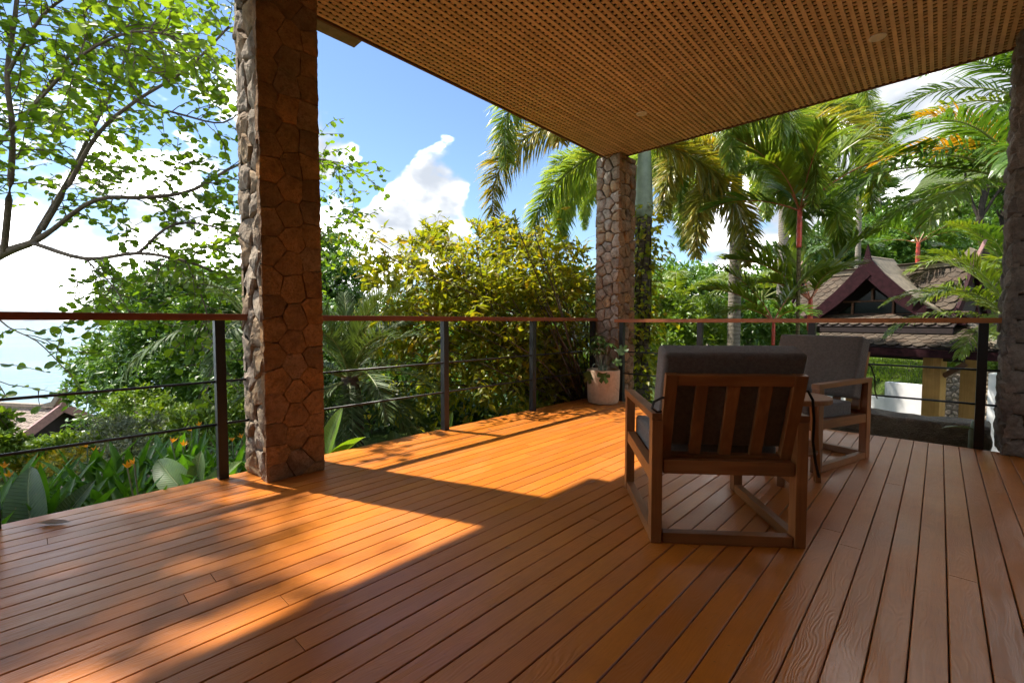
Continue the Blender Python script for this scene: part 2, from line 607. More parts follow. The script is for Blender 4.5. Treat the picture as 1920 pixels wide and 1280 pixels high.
M['bark_dark'] = mat_stone('bark_dark', [(0.05, 0.04, 0.03), (0.05, 0.04, 0.03)], bscale=40, bstr=0.8, bdist=0.008)
M['deadleaf'] = mat_leaf('dry_leaf', [(0.22, 0.12, 0.06), (0.30, 0.18, 0.09)], 0.2)


def mat_palm_trunk(name, ca, cb, rings=14.0):
    m, t = new_mat(name)
    tc = t.n('TexCoord')
    s = t.n('SeparateXYZ')
    t.l(tc.outputs['Object'], s.inputs[0])
    n = t.noise(tc.outputs['Object'], 6, 4, 0.6)
    ph = t.math('ADD', t.math('MULTIPLY', s.outputs[2], rings * 2 * PI), t.math('MULTIPLY', n, 3.0))
    ring = t.math('SINE', ph)
    fr = t.mrange(ring, 0.55, 0.95)
    n2 = t.noise(tc.outputs['Object'], 30, 4, 0.6)
    c = t.mix(t.mrange(n2, 0.35, 0.7), ca, cb)
    c = t.mix(t.math('MULTIPLY', fr, 0.6), c, tuple(x * 0.4 for x in ca))
    finish(t, c, 0.85, t.math('SUBTRACT', n2, fr), 0.5, 0.012, spec=0.2)
    return m


M['palm_trunk'] = mat_palm_trunk('palm_trunk_grey', (0.19, 0.165, 0.13), (0.27, 0.235, 0.19), 12)
M['palm_trunk_dark'] = mat_palm_trunk('palm_trunk_brown', (0.09, 0.07, 0.05), (0.15, 0.12, 0.09), 10)
M['cane'] = mat_palm_trunk('palm_cane_olive', (0.10, 0.085, 0.035), (0.16, 0.13, 0.06), 10)
M['crownshaft'] = mat_plain('crownshaft_green', (0.20, 0.25, 0.17), 0.55, 7, 0.18, 0.1)
M['redshaft'] = mat_plain('crownshaft_red', (0.42, 0.045, 0.020), 0.42, 14, 0.35, 0.1)
M['rachis'] = mat_plain('frond_rib', (0.20, 0.22, 0.06), 0.5, 14, 0.2)
M['rachis_red'] = mat_plain('frond_rib_red', (0.34, 0.10, 0.04), 0.5, 14, 0.2)

M['leaf_bauhinia'] = mat_leaf('leaf_round_green', [(0.094, 0.181, 0.015), (0.15, 0.263, 0.022), (0.106, 0.206, 0.02), (0.2, 0.3, 0.025), (0.125, 0.225, 0.022)], 0.66, 0.42)
M['leaf_yellow'] = mat_leaf('leaf_yellow_green', [(0.206, 0.262, 0.017), (0.318, 0.344, 0.019), (0.166, 0.228, 0.019), (0.414, 0.386, 0.022), (0.235, 0.289, 0.019), (0.469, 0.318, 0.028)], 0.62, 0.40)
M['leaf_dense'] = mat_leaf('leaf_mid_green', [(0.065, 0.145, 0.019), (0.106, 0.218, 0.026), (0.082, 0.179, 0.023), (0.162, 0.292, 0.032)], 0.35, 0.32)
M['leaf_deep'] = mat_leaf('leaf_deep_green', [(0.038, 0.09, 0.021), (0.06, 0.128, 0.024), (0.083, 0.15, 0.03)], 0.35, 0.40)
M['leaf_bright'] = mat_leaf('leaf_bright_green', [(0.108, 0.204, 0.022), (0.156, 0.264, 0.024), (0.12, 0.204, 0.024), (0.204, 0.276, 0.024)], 0.45, 0.38)
M['leaf_gold'] = mat_leaf('leaf_gold', [(0.45, 0.34, 0.02), (0.34, 0.33, 0.02), (0.20, 0.26, 0.02), (0.5, 0.36, 0.03)], 0.4, 0.4)
M['leaf_silver'] = mat_leaf('leaf_silver', [(0.14, 0.17, 0.10), (0.18, 0.21, 0.13), (0.11, 0.14, 0.07)], 0.3, 0.5)
M['leaf_strap'] = mat_leaf('leaf_strap', [(0.06, 0.18, 0.017), (0.096, 0.24, 0.019), (0.072, 0.198, 0.019)], 0.45, 0.35)
M['leaf_banana'] = mat_veined('leaf_banana', (0.11, 0.20, 0.06), (0.15, 0.25, 0.06))
M['leaf_banana_dark'] = mat_veined('leaf_banana_dark', (0.045, 0.105, 0.018), (0.065, 0.14, 0.022), 0.3, 0.5)
M['leaf_blade'] = mat_veined('leaf_blade_bright', (0.13, 0.26, 0.02), (0.18, 0.31, 0.025), 0.45)
M['leaf_pot'] = mat_leaf('leaf_potted', [(0.05, 0.10, 0.016), (0.08, 0.14, 0.03), (0.06, 0.12, 0.02)], 0.35, 0.35)
M['flower'] = mat_leaf('flower_orange', [(0.75, 0.34, 0.02), (0.80, 0.45, 0.03), (0.65, 0.22, 0.02)], 0.35, 0.5)
M['frond_fox'] = mat_leaf('frond_foxtail', [(0.161, 0.29, 0.053), (0.247, 0.378, 0.064), (0.204, 0.32, 0.074), (0.378, 0.436, 0.088), (0.145, 0.261, 0.057)], 0.52, 0.34, tcol=(1.3, 1.15, 0.4))
M['frond_fox_yellow'] = mat_leaf('frond_foxtail_yellowing', [(0.187, 0.243, 0.038), (0.411, 0.374, 0.056), (0.261, 0.281, 0.038), (0.561, 0.374, 0.056)], 0.40, 0.36)
M['frond_green'] = mat_leaf('frond_green', [(0.072, 0.156, 0.019), (0.108, 0.204, 0.024), (0.09, 0.18, 0.022)], 0.42, 0.36)
M['frond_bright'] = mat_leaf('frond_bright', [(0.12, 0.20, 0.02), (0.17, 0.24, 0.02), (0.14, 0.22, 0.02), (0.22, 0.24, 0.03)], 0.48, 0.36)
M['frond_dark'] = mat_leaf('frond_dark', [(0.049, 0.105, 0.02), (0.07, 0.14, 0.028), (0.063, 0.119, 0.025)], 0.35, 0.38)
M['frond_gold'] = mat_leaf('frond_gold', [(0.52, 0.26, 0.015), (0.45, 0.30, 0.02), (0.30, 0.26, 0.02), (0.55, 0.22, 0.015)], 0.50, 0.4)
M['frond_date'] = mat_leaf('frond_date', [(0.065, 0.111, 0.033), (0.098, 0.15, 0.046), (0.078, 0.13, 0.039)], 0.28, 0.5, spec=0.25)


# ------------------------------------------------------------------ ground, sea
def sstep(a, b, x):
    t = min(1, max(0, (x - a) / (b - a)))
    return t * t * (3 - 2 * t)


def ground_z(x, y):
    west = max(0.0, -x - 5.6)
    z = -0.5 - 0.15 * west
    # level yard round the gate pavilion
    yard = sstep(6.5, 9.0, y) * sstep(-14, -7, x)
    z = z * (1 - yard) + (-1.9 - 0.12 * west * (1 - sstep(-12, -6, x))) * yard
    # lawn bank and wooded hill behind
    dp = (x + 0.075) * 0.317 + (y - 13.66) * 0.948
    hill = sstep(-20, -2, x) * max(0.0, dp - 4.6)
    z += (1.0 * sstep(4.12, 4.5, dp) * sstep(-16, -6, x)) + 0.20 * hill + 0.10 * hill * sstep(24, 60, y)
    z += 0.08 * max(0, y - 12) * (1 - sstep(-20, -2, x)) * sstep(-60, -16, x)
    z += 0.25 * (mnoise.noise(Vector((x * 0.13, y * 0.13, 0.3))) if abs(x) + abs(y) > 14 else 0.0)
    return z


def mat_ground():
    m, t = new_mat('garden_ground')
    tc = t.n('TexCoord')
    n = t.noise(tc.outputs['Object'], 1.2, 6, 0.65)
    n2 = t.noise(tc.outputs['Object'], 14.0, 5, 0.7)
    c = t.mix(t.mrange(n, 0.35, 0.65), (0.045, 0.055, 0.016), (0.06, 0.10, 0.018))
    c = t.mix(t.mrange(n2, 0.4, 0.75, 0, 0.7), c, (0.035, 0.026, 0.016))
    finish(t, c, 0.95, n2, 0.8, 0.08, spec=0.1)
    return m


M['ground'] = mat_ground()
xs = np.concatenate([np.linspace(-420, -60, 24), np.linspace(-55, -12, 30), np.linspace(-11, 6, 50), np.linspace(7, 40, 24), np.linspace(50, 200, 8)])
ys = np.concatenate([np.linspace(-300, -40, 14), np.linspace(-35, -4, 20), np.linspace(-3, 22, 76), np.linspace(23, 70, 34), np.linspace(80, 260, 10)])
GX, GY = np.meshgrid(xs, ys)
nx, ny = len(xs), len(ys)
GV = []
for j in range(ny):
    for i in range(nx):
        x, y = xs[i], ys[j]
        z = ground_z(x, y)
        if x > -3.2 and y < 5.3:
            z = min(z, -0.5)
        GV.append((x, y, max(z, -40)))
idx = np.arange(nx * ny).reshape(ny, nx)
GF = np.stack([idx[:-1, :-1], idx[:-1, 1:], idx[1:, 1:], idx[1:, :-1]], -1).reshape(-1, 4)
g = link('ground', mesh_np('ground', GV, GF, True), M['ground'])
setp(g, 'dark planted hillside soil sloping from the deck to the sea', kind='structure')


def mat_sea():
    m, t = new_mat('sea_water')
    tc = t.n('TexCoord')
    mp = t.n('Mapping')
    mp.inputs['Scale'].default_value = (0.05, 0.016, 1)
    t.l(tc.outputs['Object'], mp.inputs['Vector'])
    n = t.noise(mp.outputs[0], 3.0, 6, 0.6)
    n2 = t.noise(mp.outputs[0], 0.15, 3, 0.5)
    c = t.mix(t.mrange(n2, 0.35, 0.65), (0.115, 0.185, 0.22), (0.145, 0.215, 0.25))
    finish(t, c, 0.45, n, 0.5, 1.2, spec=0.06)
    return m


sv = [(-25000, -25000, -14.0), (400, -25000, -14.0), (400, 25000, -14.0), (-25000, 25000, -14.0)]
sea = link('sea', mesh_np('sea', sv, [(0, 1, 2, 3)]), mat_sea())
setp(sea, 'calm pale turquoise sea reaching to the horizon', kind='structure')

# ------------------------------------------------------------------ deck
PITCH_B = 0.0935
DX0, DX1 = -3.50, 1.55
DY0, DY1 = -2.6, 5.31
deck = MB().box(DX0 + 0.03, DX1, DY0, DY1 - 0.04, -0.26, -0.034).build('deck', M['joist'])
setp(deck, 'orange brown timber plank terrace floor', kind='structure')
plank_cache = {}
nb = int((DX1 - DX0) / PITCH_B)
rp = random.Random(5)
for i in range(nb):
    x = DX0 + i * PITCH_B + PITCH_B / 2
    cuts = [DY0]
    a = rp.uniform(-1.2, 3.8)
    cuts.append(a)
    if a < 0.9:
        cuts.append(a + 3.05)
    cuts.append(DY1)
    for a, b in zip(cuts[:-1], cuts[1:]):
        if b - a < 0.05:
            continue
        hw = PITCH_B / 2 - 0.0021
        e = 0.0022
        ln = (b - a) / 2 - 0.0012
        prof = [(-hw, -0.03), (hw, -0.03), (hw, -e), (hw - e, 0), (-hw + e, 0), (-hw, -e)]
        vs = [(p, -ln, q) for p, q in prof] + [(p, ln, q) for p, q in prof]
        fs = [(0, 1, 2, 3, 4, 5), (11, 10, 9, 8, 7, 6)] + [(k, (k + 1) % 6 + 0, (k + 1) % 6 + 6, k + 6)[::-1] for k in range(6)]
        o = MB().add(vs, fs).build('plank', M['deck'], deck)
        o.location = (x, (a + b) / 2, rp.uniform(-0.0008, 0.0008))
edge = MB().box(DX0 - 0.022, DX0 - 0.002, DY0, DY1, -0.20, -0.004).build('edge_board', M['deck'], deck)
edge = MB().box(DX0, DX1, DY1 + 0.002, DY1 + 0.022, -0.20, -0.004).build('edge_board', M['deck'], deck)

# ------------------------------------------------------------------ ceiling and roof
ZC = 3.255
CX0, CX1 = -3.364, 2.6
CY0, CY1 = -2.6, 5.554
ceil = MB().box(CX0 + 0.004, CX1, CY0, CY1 - 0.004, ZC + 0.062, ZC + 0.16).build('ceiling', M['slat_back'])
setp(ceil, 'tan timber lattice ceiling over the terrace', kind='structure')
SP = 0.051
SW = 0.0275
ny_ = int((CX1 - 0.9 - CX0) / SP)
lower = MB().box(-SW / 2, SW / 2, -(CY1 - CY0) / 2 + 0.012, (CY1 - CY0) / 2 - 0.012, 0, 0.005).mesh('slat')
for i in range(ny_):
    o = link('slat', lower, M['slat'], ceil)
    o.location = (CX0 + 0.034 + i * SP, (CY0 + CY1) / 2, ZC)
nx_ = int((CY1 - (-1.2)) / SP)
upper = MB().box(-(CX1 - CX0) / 2 + 0.012, (CX1 - CX0) / 2 - 0.012, -SW / 2, SW / 2, 0, 0.006).mesh('slat')
for i in range(nx_):
    o = link('slat', upper, M['slat'], ceil)
    o.location = ((CX0 + CX1) / 2, CY1 - 0.034 - i * SP, ZC + 0.0062)
MB().box(CX0 - 0.018, CX0 + 0.002, CY0, CY1 + 0.018, ZC - 0.008, ZC + 0.13).build('fascia', M['fascia'], ceil)
MB().box(CX0 + 0.004, CX1, CY1 - 0.002, CY1 + 0.018, ZC - 0.008, ZC + 0.13).build('fascia', M['fascia'], ceil)
MB().box(CX0 + 0.05, CX1 + 1.2, CY0 - 1.0, CY1 - 0.05, ZC + 0.165, ZC + 0.45).build('roof_slab', M['fascia'], ceil)
MB().box(-3.524, CX0 - 0.021, CY0, 1.885, ZC + 0.003, ZC + 0.16).build('eave_beam', M['eave'], ceil)
# house behind the camera that keeps the inner terrace in shade
hw_ = MB().box(DX0 + 0.6, 3.9, -2.9, -2.62, -0.3, ZC + 0.16).build('wall_house_rear', M['house'])
setp(hw_, 'tan rendered house wall behind the terrace', kind='structure')
hw_ = MB().box(2.62, 2.9, -2.62, 3.6, -0.3, ZC + 0.16).build('wall_house_side', M['house'])
setp(hw_, 'tan rendered house wall beside the terrace', kind='structure')
hf = MB().box(DX1 + 0.004, 2.62, -2.6, DY1, -0.26, -0.012).build('floor_house', M['deck'])
setp(hf, 'house floor inside the terrace', kind='structure')

for (x, y, lab) in ((-0.421, 4.599, 'small round recessed ceiling light nearest the right edge of the lattice ceiling'),
                    (-2.379, 4.547, 'small round recessed ceiling light near the far corner column')):
    t_ = thing('downlight', lab, 'ceiling light', (x, y, ZC - 0.001), 0, 'recessed lights in the lattice ceiling')
    MB().lathe([(0.032, -0.004), (0.040, -0.009), (0.052, -0.009), (0.056, -0.003), (0.056, 0.0)], 28).build('ring', M['lamp_ring'], t_, smooth=True)
    MB().lathe([(0.001, -0.0035), (0.031, -0.0035), (0.031, 0.0)], 24).build('lens', M['lamp_lens'], t_)


# ------------------------------------------------------------------ stone facing
def clip_poly(poly, px, py, nx, ny):
    out = []
    for i in range(len(poly)):
        a, b = poly[i], poly[(i + 1) % len(poly)]
        da = (a[0] - px) * nx + (a[1] - py) * ny
        db = (b[0] - px) * nx + (b[1] - py) * ny
        if da <= 0:
            out.append(a)
        if (da < 0 < db) or (db < 0 < da):
            k = da / (da - db)
            out.append((a[0] + (b[0] - a[0]) * k, a[1] + (b[1] - a[1]) * k))
    return out


def voronoi(seeds, W, H, gap):
    cells = []
    for i, (sx, sy) in enumerate(seeds):
        poly = [(0, 0), (W, 0), (W, H), (0, H)]
        for j, (tx, ty) in enumerate(seeds):
            if i == j:
                continue
            dx, dy = tx - sx, ty - sy
            d = math.hypot(dx, dy)
            if d > 0.9 or d < 1e-6:
                continue
            poly = clip_poly(poly, (sx + tx) / 2 - dx / d * gap / 2, (sy + ty) / 2 - dy / d * gap / 2, dx / d, dy / d)
            if len(poly) < 3:
                break
        if len(poly) >= 3:
            cells.append(poly)
    return cells


def resample(poly, step):
    out = []
    n = len(poly)
    for i in range(n):
        a, b = poly[i], poly[(i + 1) % n]
        L = math.hypot(b[0] - a[0], b[1] - a[1])
        if L < 0.004:
            continue
        k = max(1, int(round(L / step)))
        for q in range(k):
            f = q / k
            out.append((a[0] + (b[0] - a[0]) * f, a[1] + (b[1] - a[1]) * f))
    return out


def stone_mesh(poly, depth, rough, rnd_, step=0.022, jit=0.004, bulge=0.4, flat=False):
    """one dressed stone in its own plane: x, y across the face, z outwards"""
    pts = resample(poly, step)
    if len(pts) < 3:
        return None, None
    cx = sum(p[0] for p in pts) / len(pts)
    cy = sum(p[1] for p in pts) / len(pts)
    n = len(pts)
    sd = rnd_.uniform(0, 50)
    d0 = depth * rnd_.uniform(0.8, 1.15)
    tx, ty = rnd_.uniform(-1, 1) * rough * 2, rnd_.uniform(-1, 1) * rough * 2
    rings = [(1.0, -0.03), (1.0 - 0.004, d0 * (0.80 if flat else 0.55)), (0.965 if flat else 0.91, d0 * (0.98 if flat else 0.86)), (0.72, d0 * (1.0 + 0.05 * bulge)), (0.40, d0 * (1.0 + 0.25 * bulge))]
    V, F = [], []
    for ri, (s, z) in enumerate(rings):
        for k, p in enumerate(pts):
            x, y = (p[0] - cx) * s, (p[1] - cy) * s
            q = Vector(((x + cx) * 9 + sd, (y + cy) * 9, sd * 0.7))
            nz = mnoise.noise(q) + 0.5 * mnoise.noise(q * 2.6)
            j = jit if ri in (1, 2) else 0
            x += j * mnoise.noise(q * 3.1 + Vector((5, 0, 0)))
            y += j * mnoise.noise(q * 3.1 + Vector((0, 9, 0)))
            zz = z if ri == 0 else z + nz * rough * (0.5 if ri == 1 else 1.0) + (tx * x + ty * y) * (4 if ri > 1 else 2)
            V.append((x, y, zz))
    for ri in range(len(rings) - 1):
        for k in range(n):
            a, b = ri * n + k, ri * n + (k + 1) % n
            F.append((a, b, b + n, a + n))
    V.append((0, 0, rings[-1][1] + rough * mnoise.noise(Vector((cx * 9 + sd, cy * 9, sd)))))
    o = (len(rings) - 1) * n
    for k in range(n):
        F.append((o + k, o + (k + 1) % n, len(V) - 1))
    me = bpy.data.meshes.new('stone')
    me.from_pydata(V, [], F)
    me.update()
    return me, (cx, cy)


def face_stones(parent, W, H, seeds, gap, xf, mat, depth, rough, rnd_, **kw):
    """xf maps (x, y, z) in the face plane to the parent's frame (a Matrix)"""
    cnt = 0
    for poly in voronoi(seeds, W, H, gap):
        me, c = stone_mesh(poly, depth, rough, rnd_, **kw)
        if me is None:
            continue
        o = link('stone', me, mat, parent)
        o.matrix_local = xf @ Matrix.Translation((c[0], c[1], 0))
        cnt += 1
    return cnt


def hex_seeds(W, H, sx, sy, jit, rnd_, phase=0.0):
    out = []
    ncol = max(1, round(W / sx))
    cw = W / ncol
    for c in range(ncol):
        y = -sy + (sy * 0.5 if c % 2 else 0) + phase * sy
        while y < H + sy:
            out.append(((c + 0.5) * cw + rnd_.uniform(-jit, jit) * cw, y + rnd_.uniform(-jit, jit) * sy))
            y += sy * rnd_.uniform(0.92, 1.1)
    return out


def column(name, label, x0, x1, y0, y1, H, styles):
    """styles: dict face -> (material, hex size x, y, jitter, gap, depth, rough, flat)"""
    cx, cy = (x0 + x1) / 2, (y0 + y1) / 2
    t_ = thing(name, label, 'column', (cx, cy, 0), 0, 'stone clad columns of the terrace')
    hx, hy = (x1 - x0) / 2, (y1 - y0) / 2
    rnd_ = random.Random(hash_(name + str(x0)))
    dd = 0.03
    MB().box(-hx + dd, hx - dd, -hy + dd, hy - dd, -0.05, H).build('core', styles['core'], t_)
    faces = {'-y': (Vector((1, 0, 0)), Vector((0, -1, 0)), 2 * hx, hy), '+x': (Vector((0, 1, 0)), Vector((1, 0, 0)), 2 * hy, hx),
             '+y': (Vector((-1, 0, 0)), Vector((0, 1, 0)), 2 * hx, hy), '-x': (Vector((0, -1, 0)), Vector((-1, 0, 0)), 2 * hy, hx)}
    for k, (ux, nn, W, off) in faces.items():
        if k not in styles:
            continue
        mat, sx, sy, jit, gap, depth, rough, flat = styles[k]
        inset = 0.002 if k in ('+x', '-x') else 0.016
        W2 = W - 2 * inset
        org = nn * (off - dd) - ux * (W2 / 2)
        xf = Matrix(((ux.x, 0, nn.x, org.x), (ux.y, 0, nn.y, org.y), (ux.z, 1, nn.z, org.z), (0, 0, 0, 1)))
        face_stones(t_, W2, H, hex_seeds(W2, H, sx, sy, jit, rnd_), gap, xf, mat, dd * depth, rough, rnd_, flat=flat,
                    jit=0.006 if flat else 0.010, bulge=0.3 if flat else 0.9)
    return t_


def hash_(s):
    h = 7
    for ch in s:
        h = (h * 31 + ord(ch)) % 1000003
    return h


SB, SG, SD = M['stone_brown_shade'], M['stone_grey'], M['stone_dark']
column('stone_column', 'tall column of flat brown polygonal stones nearest the camera on the left',
       -3.57, -3.15, 1.03, 1.42, ZC - 0.01, {'core': M['mortar'], '+x': (SB, 0.13, 0.165, 0.20, 0.0016, 1.0, 0.0055, True),
       '-y': (SG, 0.19, 0.17, 0.34, 0.004, 1.0, 0.016, False), '-x': (SG, 0.16, 0.17, 0.2, 0.008, 1.0, 0.006, False), '+y': (SB, 0.16, 0.17, 0.2, 0.006, 1.0, 0.004, False)})
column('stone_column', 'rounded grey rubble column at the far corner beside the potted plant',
       -3.47, -3.09, 5.36, 5.78, ZC - 0.01, {'core': M['mortar'], '-y': (M['stone_sunlit'], 0.125, 0.15, 0.30, 0.010, 1.1, 0.012, False),
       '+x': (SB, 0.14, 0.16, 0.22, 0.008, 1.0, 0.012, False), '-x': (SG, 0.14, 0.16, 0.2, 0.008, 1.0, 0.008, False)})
column('stone_column', 'rough dark grey stone column cut off by the right edge of the picture',
       0.372, 0.80, 5.21, 5.63, ZC - 0.01, {'core': M['mortar'], '-y': (SD, 0.14, 0.19, 0.22, 0.010, 1.05, 0.010, False),
       '-x': (SD, 0.14, 0.17, 0.22, 0.010, 1.1, 0.018, False), '+x': (SD, 0.14, 0.17, 0.2, 0.01, 1.0, 0.008, False)})

# ------------------------------------------------------------------ railings
PW = 0.058


def railing(label, axis, c, a0, a1, zt, posts, stubs=(0.0, 0.0)):
    base = (c, a0, 0) if axis == 'y' else (a0, c, 0)
    t_ = thing('railing', label, 'railing', base, 0, 'cable railings round the terrace')
    L = a1 - a0

    def bx(mb, u0, u1, v0, v1, z0, z1):
        return mb.box(v0, v1, u0, u1, z0, z1) if axis == 'y' else mb.box(u0, u1, v0, v1, z0, z1)
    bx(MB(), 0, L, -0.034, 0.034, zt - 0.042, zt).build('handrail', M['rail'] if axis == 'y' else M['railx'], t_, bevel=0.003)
    for p in posts:
        u = p - a0
        o = bx(MB(), u - PW / 2, u + PW / 2, -PW / 2, PW / 2, 0.001, zt - 0.043).build('post', M['metal'], t_, bevel=0.002)
    for z in (0.652, 0.368):
        pts = [(0, 0.02, z), (0, L - 0.02, z)] if axis == 'y' else [(0.02, 0, z), (L - 0.02, 0, z)]
        MB().tube(pts, 0.0088, 8).build('rod', M['metal'], t_, smooth=True)
    return t_


railing('metal post railing with wooden handrail running left from the near stone column', 'y', -3.465, -2.55, 1.05, 1.098, [-2.2, -1.15, -0.152, 0.865])
railing('long railing with wooden handrail between the near column and the far corner column', 'y', -3.455, 1.40, 5.37, 1.094, [2.735, 4.035, 5.29])
railing('railing with sunlit wooden handrail behind the armchairs along the far end', 'x', 5.335, -3.13, 0.39, 1.077, [-3.03, -2.02, -0.92, 0.262])


# ------------------------------------------------------------------ armchairs and table
def cushion(w_, d_, h_, bulge, rb):
    """soft box centred on the origin"""
    bm = bmesh.new()
    bmesh.ops.create_cube(bm, size=1.0)
    for v in bm.verts:
        v.co.x *= w_
        v.co.y *= d_
        v.co.z *= h_
    bmesh.ops.bevel(bm, geom=list(bm.edges), offset=rb, segments=3, profile=0.65, affect='EDGES')
    bmesh.ops.subdivide_edges(bm, edges=[e for e in bm.edges if e.calc_length() > 0.2], cuts=6, use_grid_fill=True)
    for v in bm.verts:
        fx, fy, fz = 1 - (2 * v.co.x / w_) ** 2, 1 - (2 * v.co.y / d_) ** 2, 1 - (2 * v.co.z / h_) ** 2
        nz = 0.004 * mnoise.noise(v.co * 7)
        if w_ >= h_ and d_ > h_:
            v.co.z += math.copysign(1, v.co.z) * bulge * max(0, fx) * max(0, fy) + nz
        else:
            v.co.y += math.copysign(1, v.co.y) * bulge * max(0, fx) * max(0, fz) + nz
    me = bpy.data.meshes.new('cushion')
    bm.to_mesh(me)
    bm.free()
    me.polygons.foreach_set('use_smooth', [True] * len(me.polygons))
    return me


def ribbon(pts, wd, parent, name='tie'):
    mb = MB()
    pts = [Vector(p) for p in pts]
    vs, fs = [], []
    for i, p in enumerate(pts):
        d = (pts[min(i + 1, len(pts) - 1)] - pts[max(i - 1, 0)]).normalized()
        s = d.cross(Vector((0.5, 0.8, 0.3))).normalized() * wd / 2
        nn = s.cross(d).normalized() * 0.001
        vs += [p - s + nn, p + s + nn, p + s - nn, p - s - nn]
    for i in range(len(pts) - 1):
        for k in range(4):
            a, b = i * 4 + k, i * 4 + (k + 1) % 4
            fs.append((a, b, b + 4, a + 4))
    return mb.add(vs, fs).build(name, M['ribbon'], parent, smooth=True)


def armchair(label, loc, rz, ties):
    t_ = thing('armchair', label, 'armchair', (loc[0], loc[1], 0), rz, 'teak armchairs on the terrace')
    W, Dp = 0.70, 0.76
    A = 0.62
    bv = 0.003
    for x0 in (0.0, W - 0.05):
        x1 = x0 + 0.05
        MB().box(x0, x1, 0, 0.062, 0.002, A - 0.034).build('leg', M['teak'], t_, bevel=bv)
        MB().box(x0, x1, Dp - 0.062, Dp, 0.002, A - 0.034).build('leg', M['teak'], t_, bevel=bv)
        MB().box(x0 - 0.002, x1 + 0.002, -0.002, Dp + 0.004, A - 0.0335, A).build('arm', M['teak_y'], t_, bevel=bv)
        MB().box(x0 + 0.003, x1 - 0.003, 0.0625, Dp - 0.0625, 0.002, 0.05).build('runner', M['teak_y'], t_, bevel=bv)
        MB().beam((x0 + 0.0275, 0.063, 0.315), (x0 + 0.0275, Dp - 0.063, 0.335), 0.045, 0.065).build('seat_rail', M['teak_y'], t_, bevel=bv)
    MB().box(0.0555, W - 0.0555, 0.004, 0.052, 0.002, 0.052).build('floor_rail', M['teak_x'], t_, bevel=bv)
    MB().box(0.0555, W - 0.0555, 0.006, 0.05, 0.335, 0.40).build('back_rail', M['teak_x'], t_, bevel=bv)
    MB().box(0.0555, W - 0.0555, Dp - 0.05, Dp - 0.01, 0.29, 0.355).build('front_rail', M['teak_x'], t_, bevel=bv)
    for k in range(6):
        y = 0.13 + k * 0.095
        MB().box(0.052, W - 0.052, y, y + 0.06, 0.305, 0.325).build('seat_slat', M['teak_x'], t_, bevel=bv)
    # leaning back frame
    ya, za, yb, zb = 0.078, 0.375, -0.052, 0.812

    def lean(x0, x1, s0, s1, th, nm, mat):
        p0 = Vector(((x0 + x1) / 2, ya + (yb - ya) * s0, za + (zb - za) * s0))
        p1 = Vector(((x0 + x1) / 2, ya + (yb - ya) * s1, za + (zb - za) * s1))
        MB().beam(p0, p1, x1 - x0, th, up=(0, 1, 0.45)).build(nm, mat, t_, bevel=bv)
    lean(0.044, 0.098, 0.0, 1.0, 0.034, 'back_stile', M['teak'])
    lean(W - 0.098, W - 0.044, 0.0, 1.0, 0.034, 'back_stile', M['teak'])
    lean(0.099, W - 0.099, 0.885, 0.997, 0.030, 'back_top_rail', M['teak_x'])
    lean(0.099, W - 0.099, 0.003, 0.10, 0.030, 'back_bottom_rail', M['teak_x'])
    for xc in (0.210, 0.350, 0.490):
        lean(xc - 0.027, xc + 0.027, 0.102, 0.884, 0.022, 'back_slat', M['teak'])
    # cushions
    o = link('seat_cushion', cushion(W - 0.128, 0.60, 0.115, 0.016, 0.024), M['fabric'], t_)
    o.location = (W / 2, 0.455, 0.394)
    o.rotation_euler = (math.radians(1.5), 0, 0)
    o = link('back_cushion', cushion(W - 0.075, 0.130, 0.475, 0.012, 0.026), M['fabric'], t_)
    o.location = (W / 2, 0.076, 0.694)
    o.rotation_euler = (math.radians(16.5), 0, 0)
    for pts in ties:
        tie = ribbon(pts, 0.012, o)
        tie.matrix_parent_inverse = (Matrix.Translation(o.location) @ o.rotation_euler.to_matrix().to_4x4()).inverted()
    return t_


armchair('teak armchair with slatted back turned to the camera', (-0.966, 1.988), math.atan2(0.62, 0.78),
         [[(0.06, -0.03, 0.70), (0.03, -0.04, 0.70), (0.0, -0.03, 0.68), (-0.005, -0.01, 0.645), (0.02, 0.0, 0.626), (0.055, 0.01, 0.628)],
          [(W_, 0.02, z_) for W_, z_ in ((0.64, 0.72), (0.70, 0.73), (0.722, 0.69), (0.730, 0.60), (0.728, 0.50), (0.742, 0.40), (0.76, 0.33))]])
armchair('teak armchair facing the camera from beside the far railing', (-0.363, 4.405), math.atan2(0.286, -0.958),
         [[(0.06, -0.04, 0.72), (0.02, -0.03, 0.70), (-0.012, -0.01, 0.62), (-0.016, -0.012, 0.52), (-0.03, -0.015, 0.46)],
          [(0.06, 0.03, 0.40), (0.04, -0.006, 0.38), (0.045, -0.008, 0.30), (0.03, -0.01, 0.2), (0.015, -0.012, 0.15)]])

tb = thing('side_table', 'small round wooden side table between the two armchairs', 'side table', (-0.70, 3.42, 0))
MB().lathe([(0.215, 0.530), (0.228, 0.534), (0.230, 0.56), (0.224, 0.566), (0.001, 0.566)], 40).build('table_top', M['teak_x'], tb)
for k in range(3):
    a = 0.5 + k * 2 * PI / 3
    MB().beam((0.13 * math.cos(a), 0.13 * math.sin(a), 0.529), (0.17 * math.cos(a), 0.17 * math.sin(a), 0.002), 0.045, 0.03, up=(math.cos(a), math.sin(a), 0)).build('leg', M['teak'], tb, bevel=0.002)
MB().lathe([(0.001, 0.20), (0.158, 0.20), (0.160, 0.215), (0.001, 0.215)], 28).build('shelf', M['teak_x'], tb)

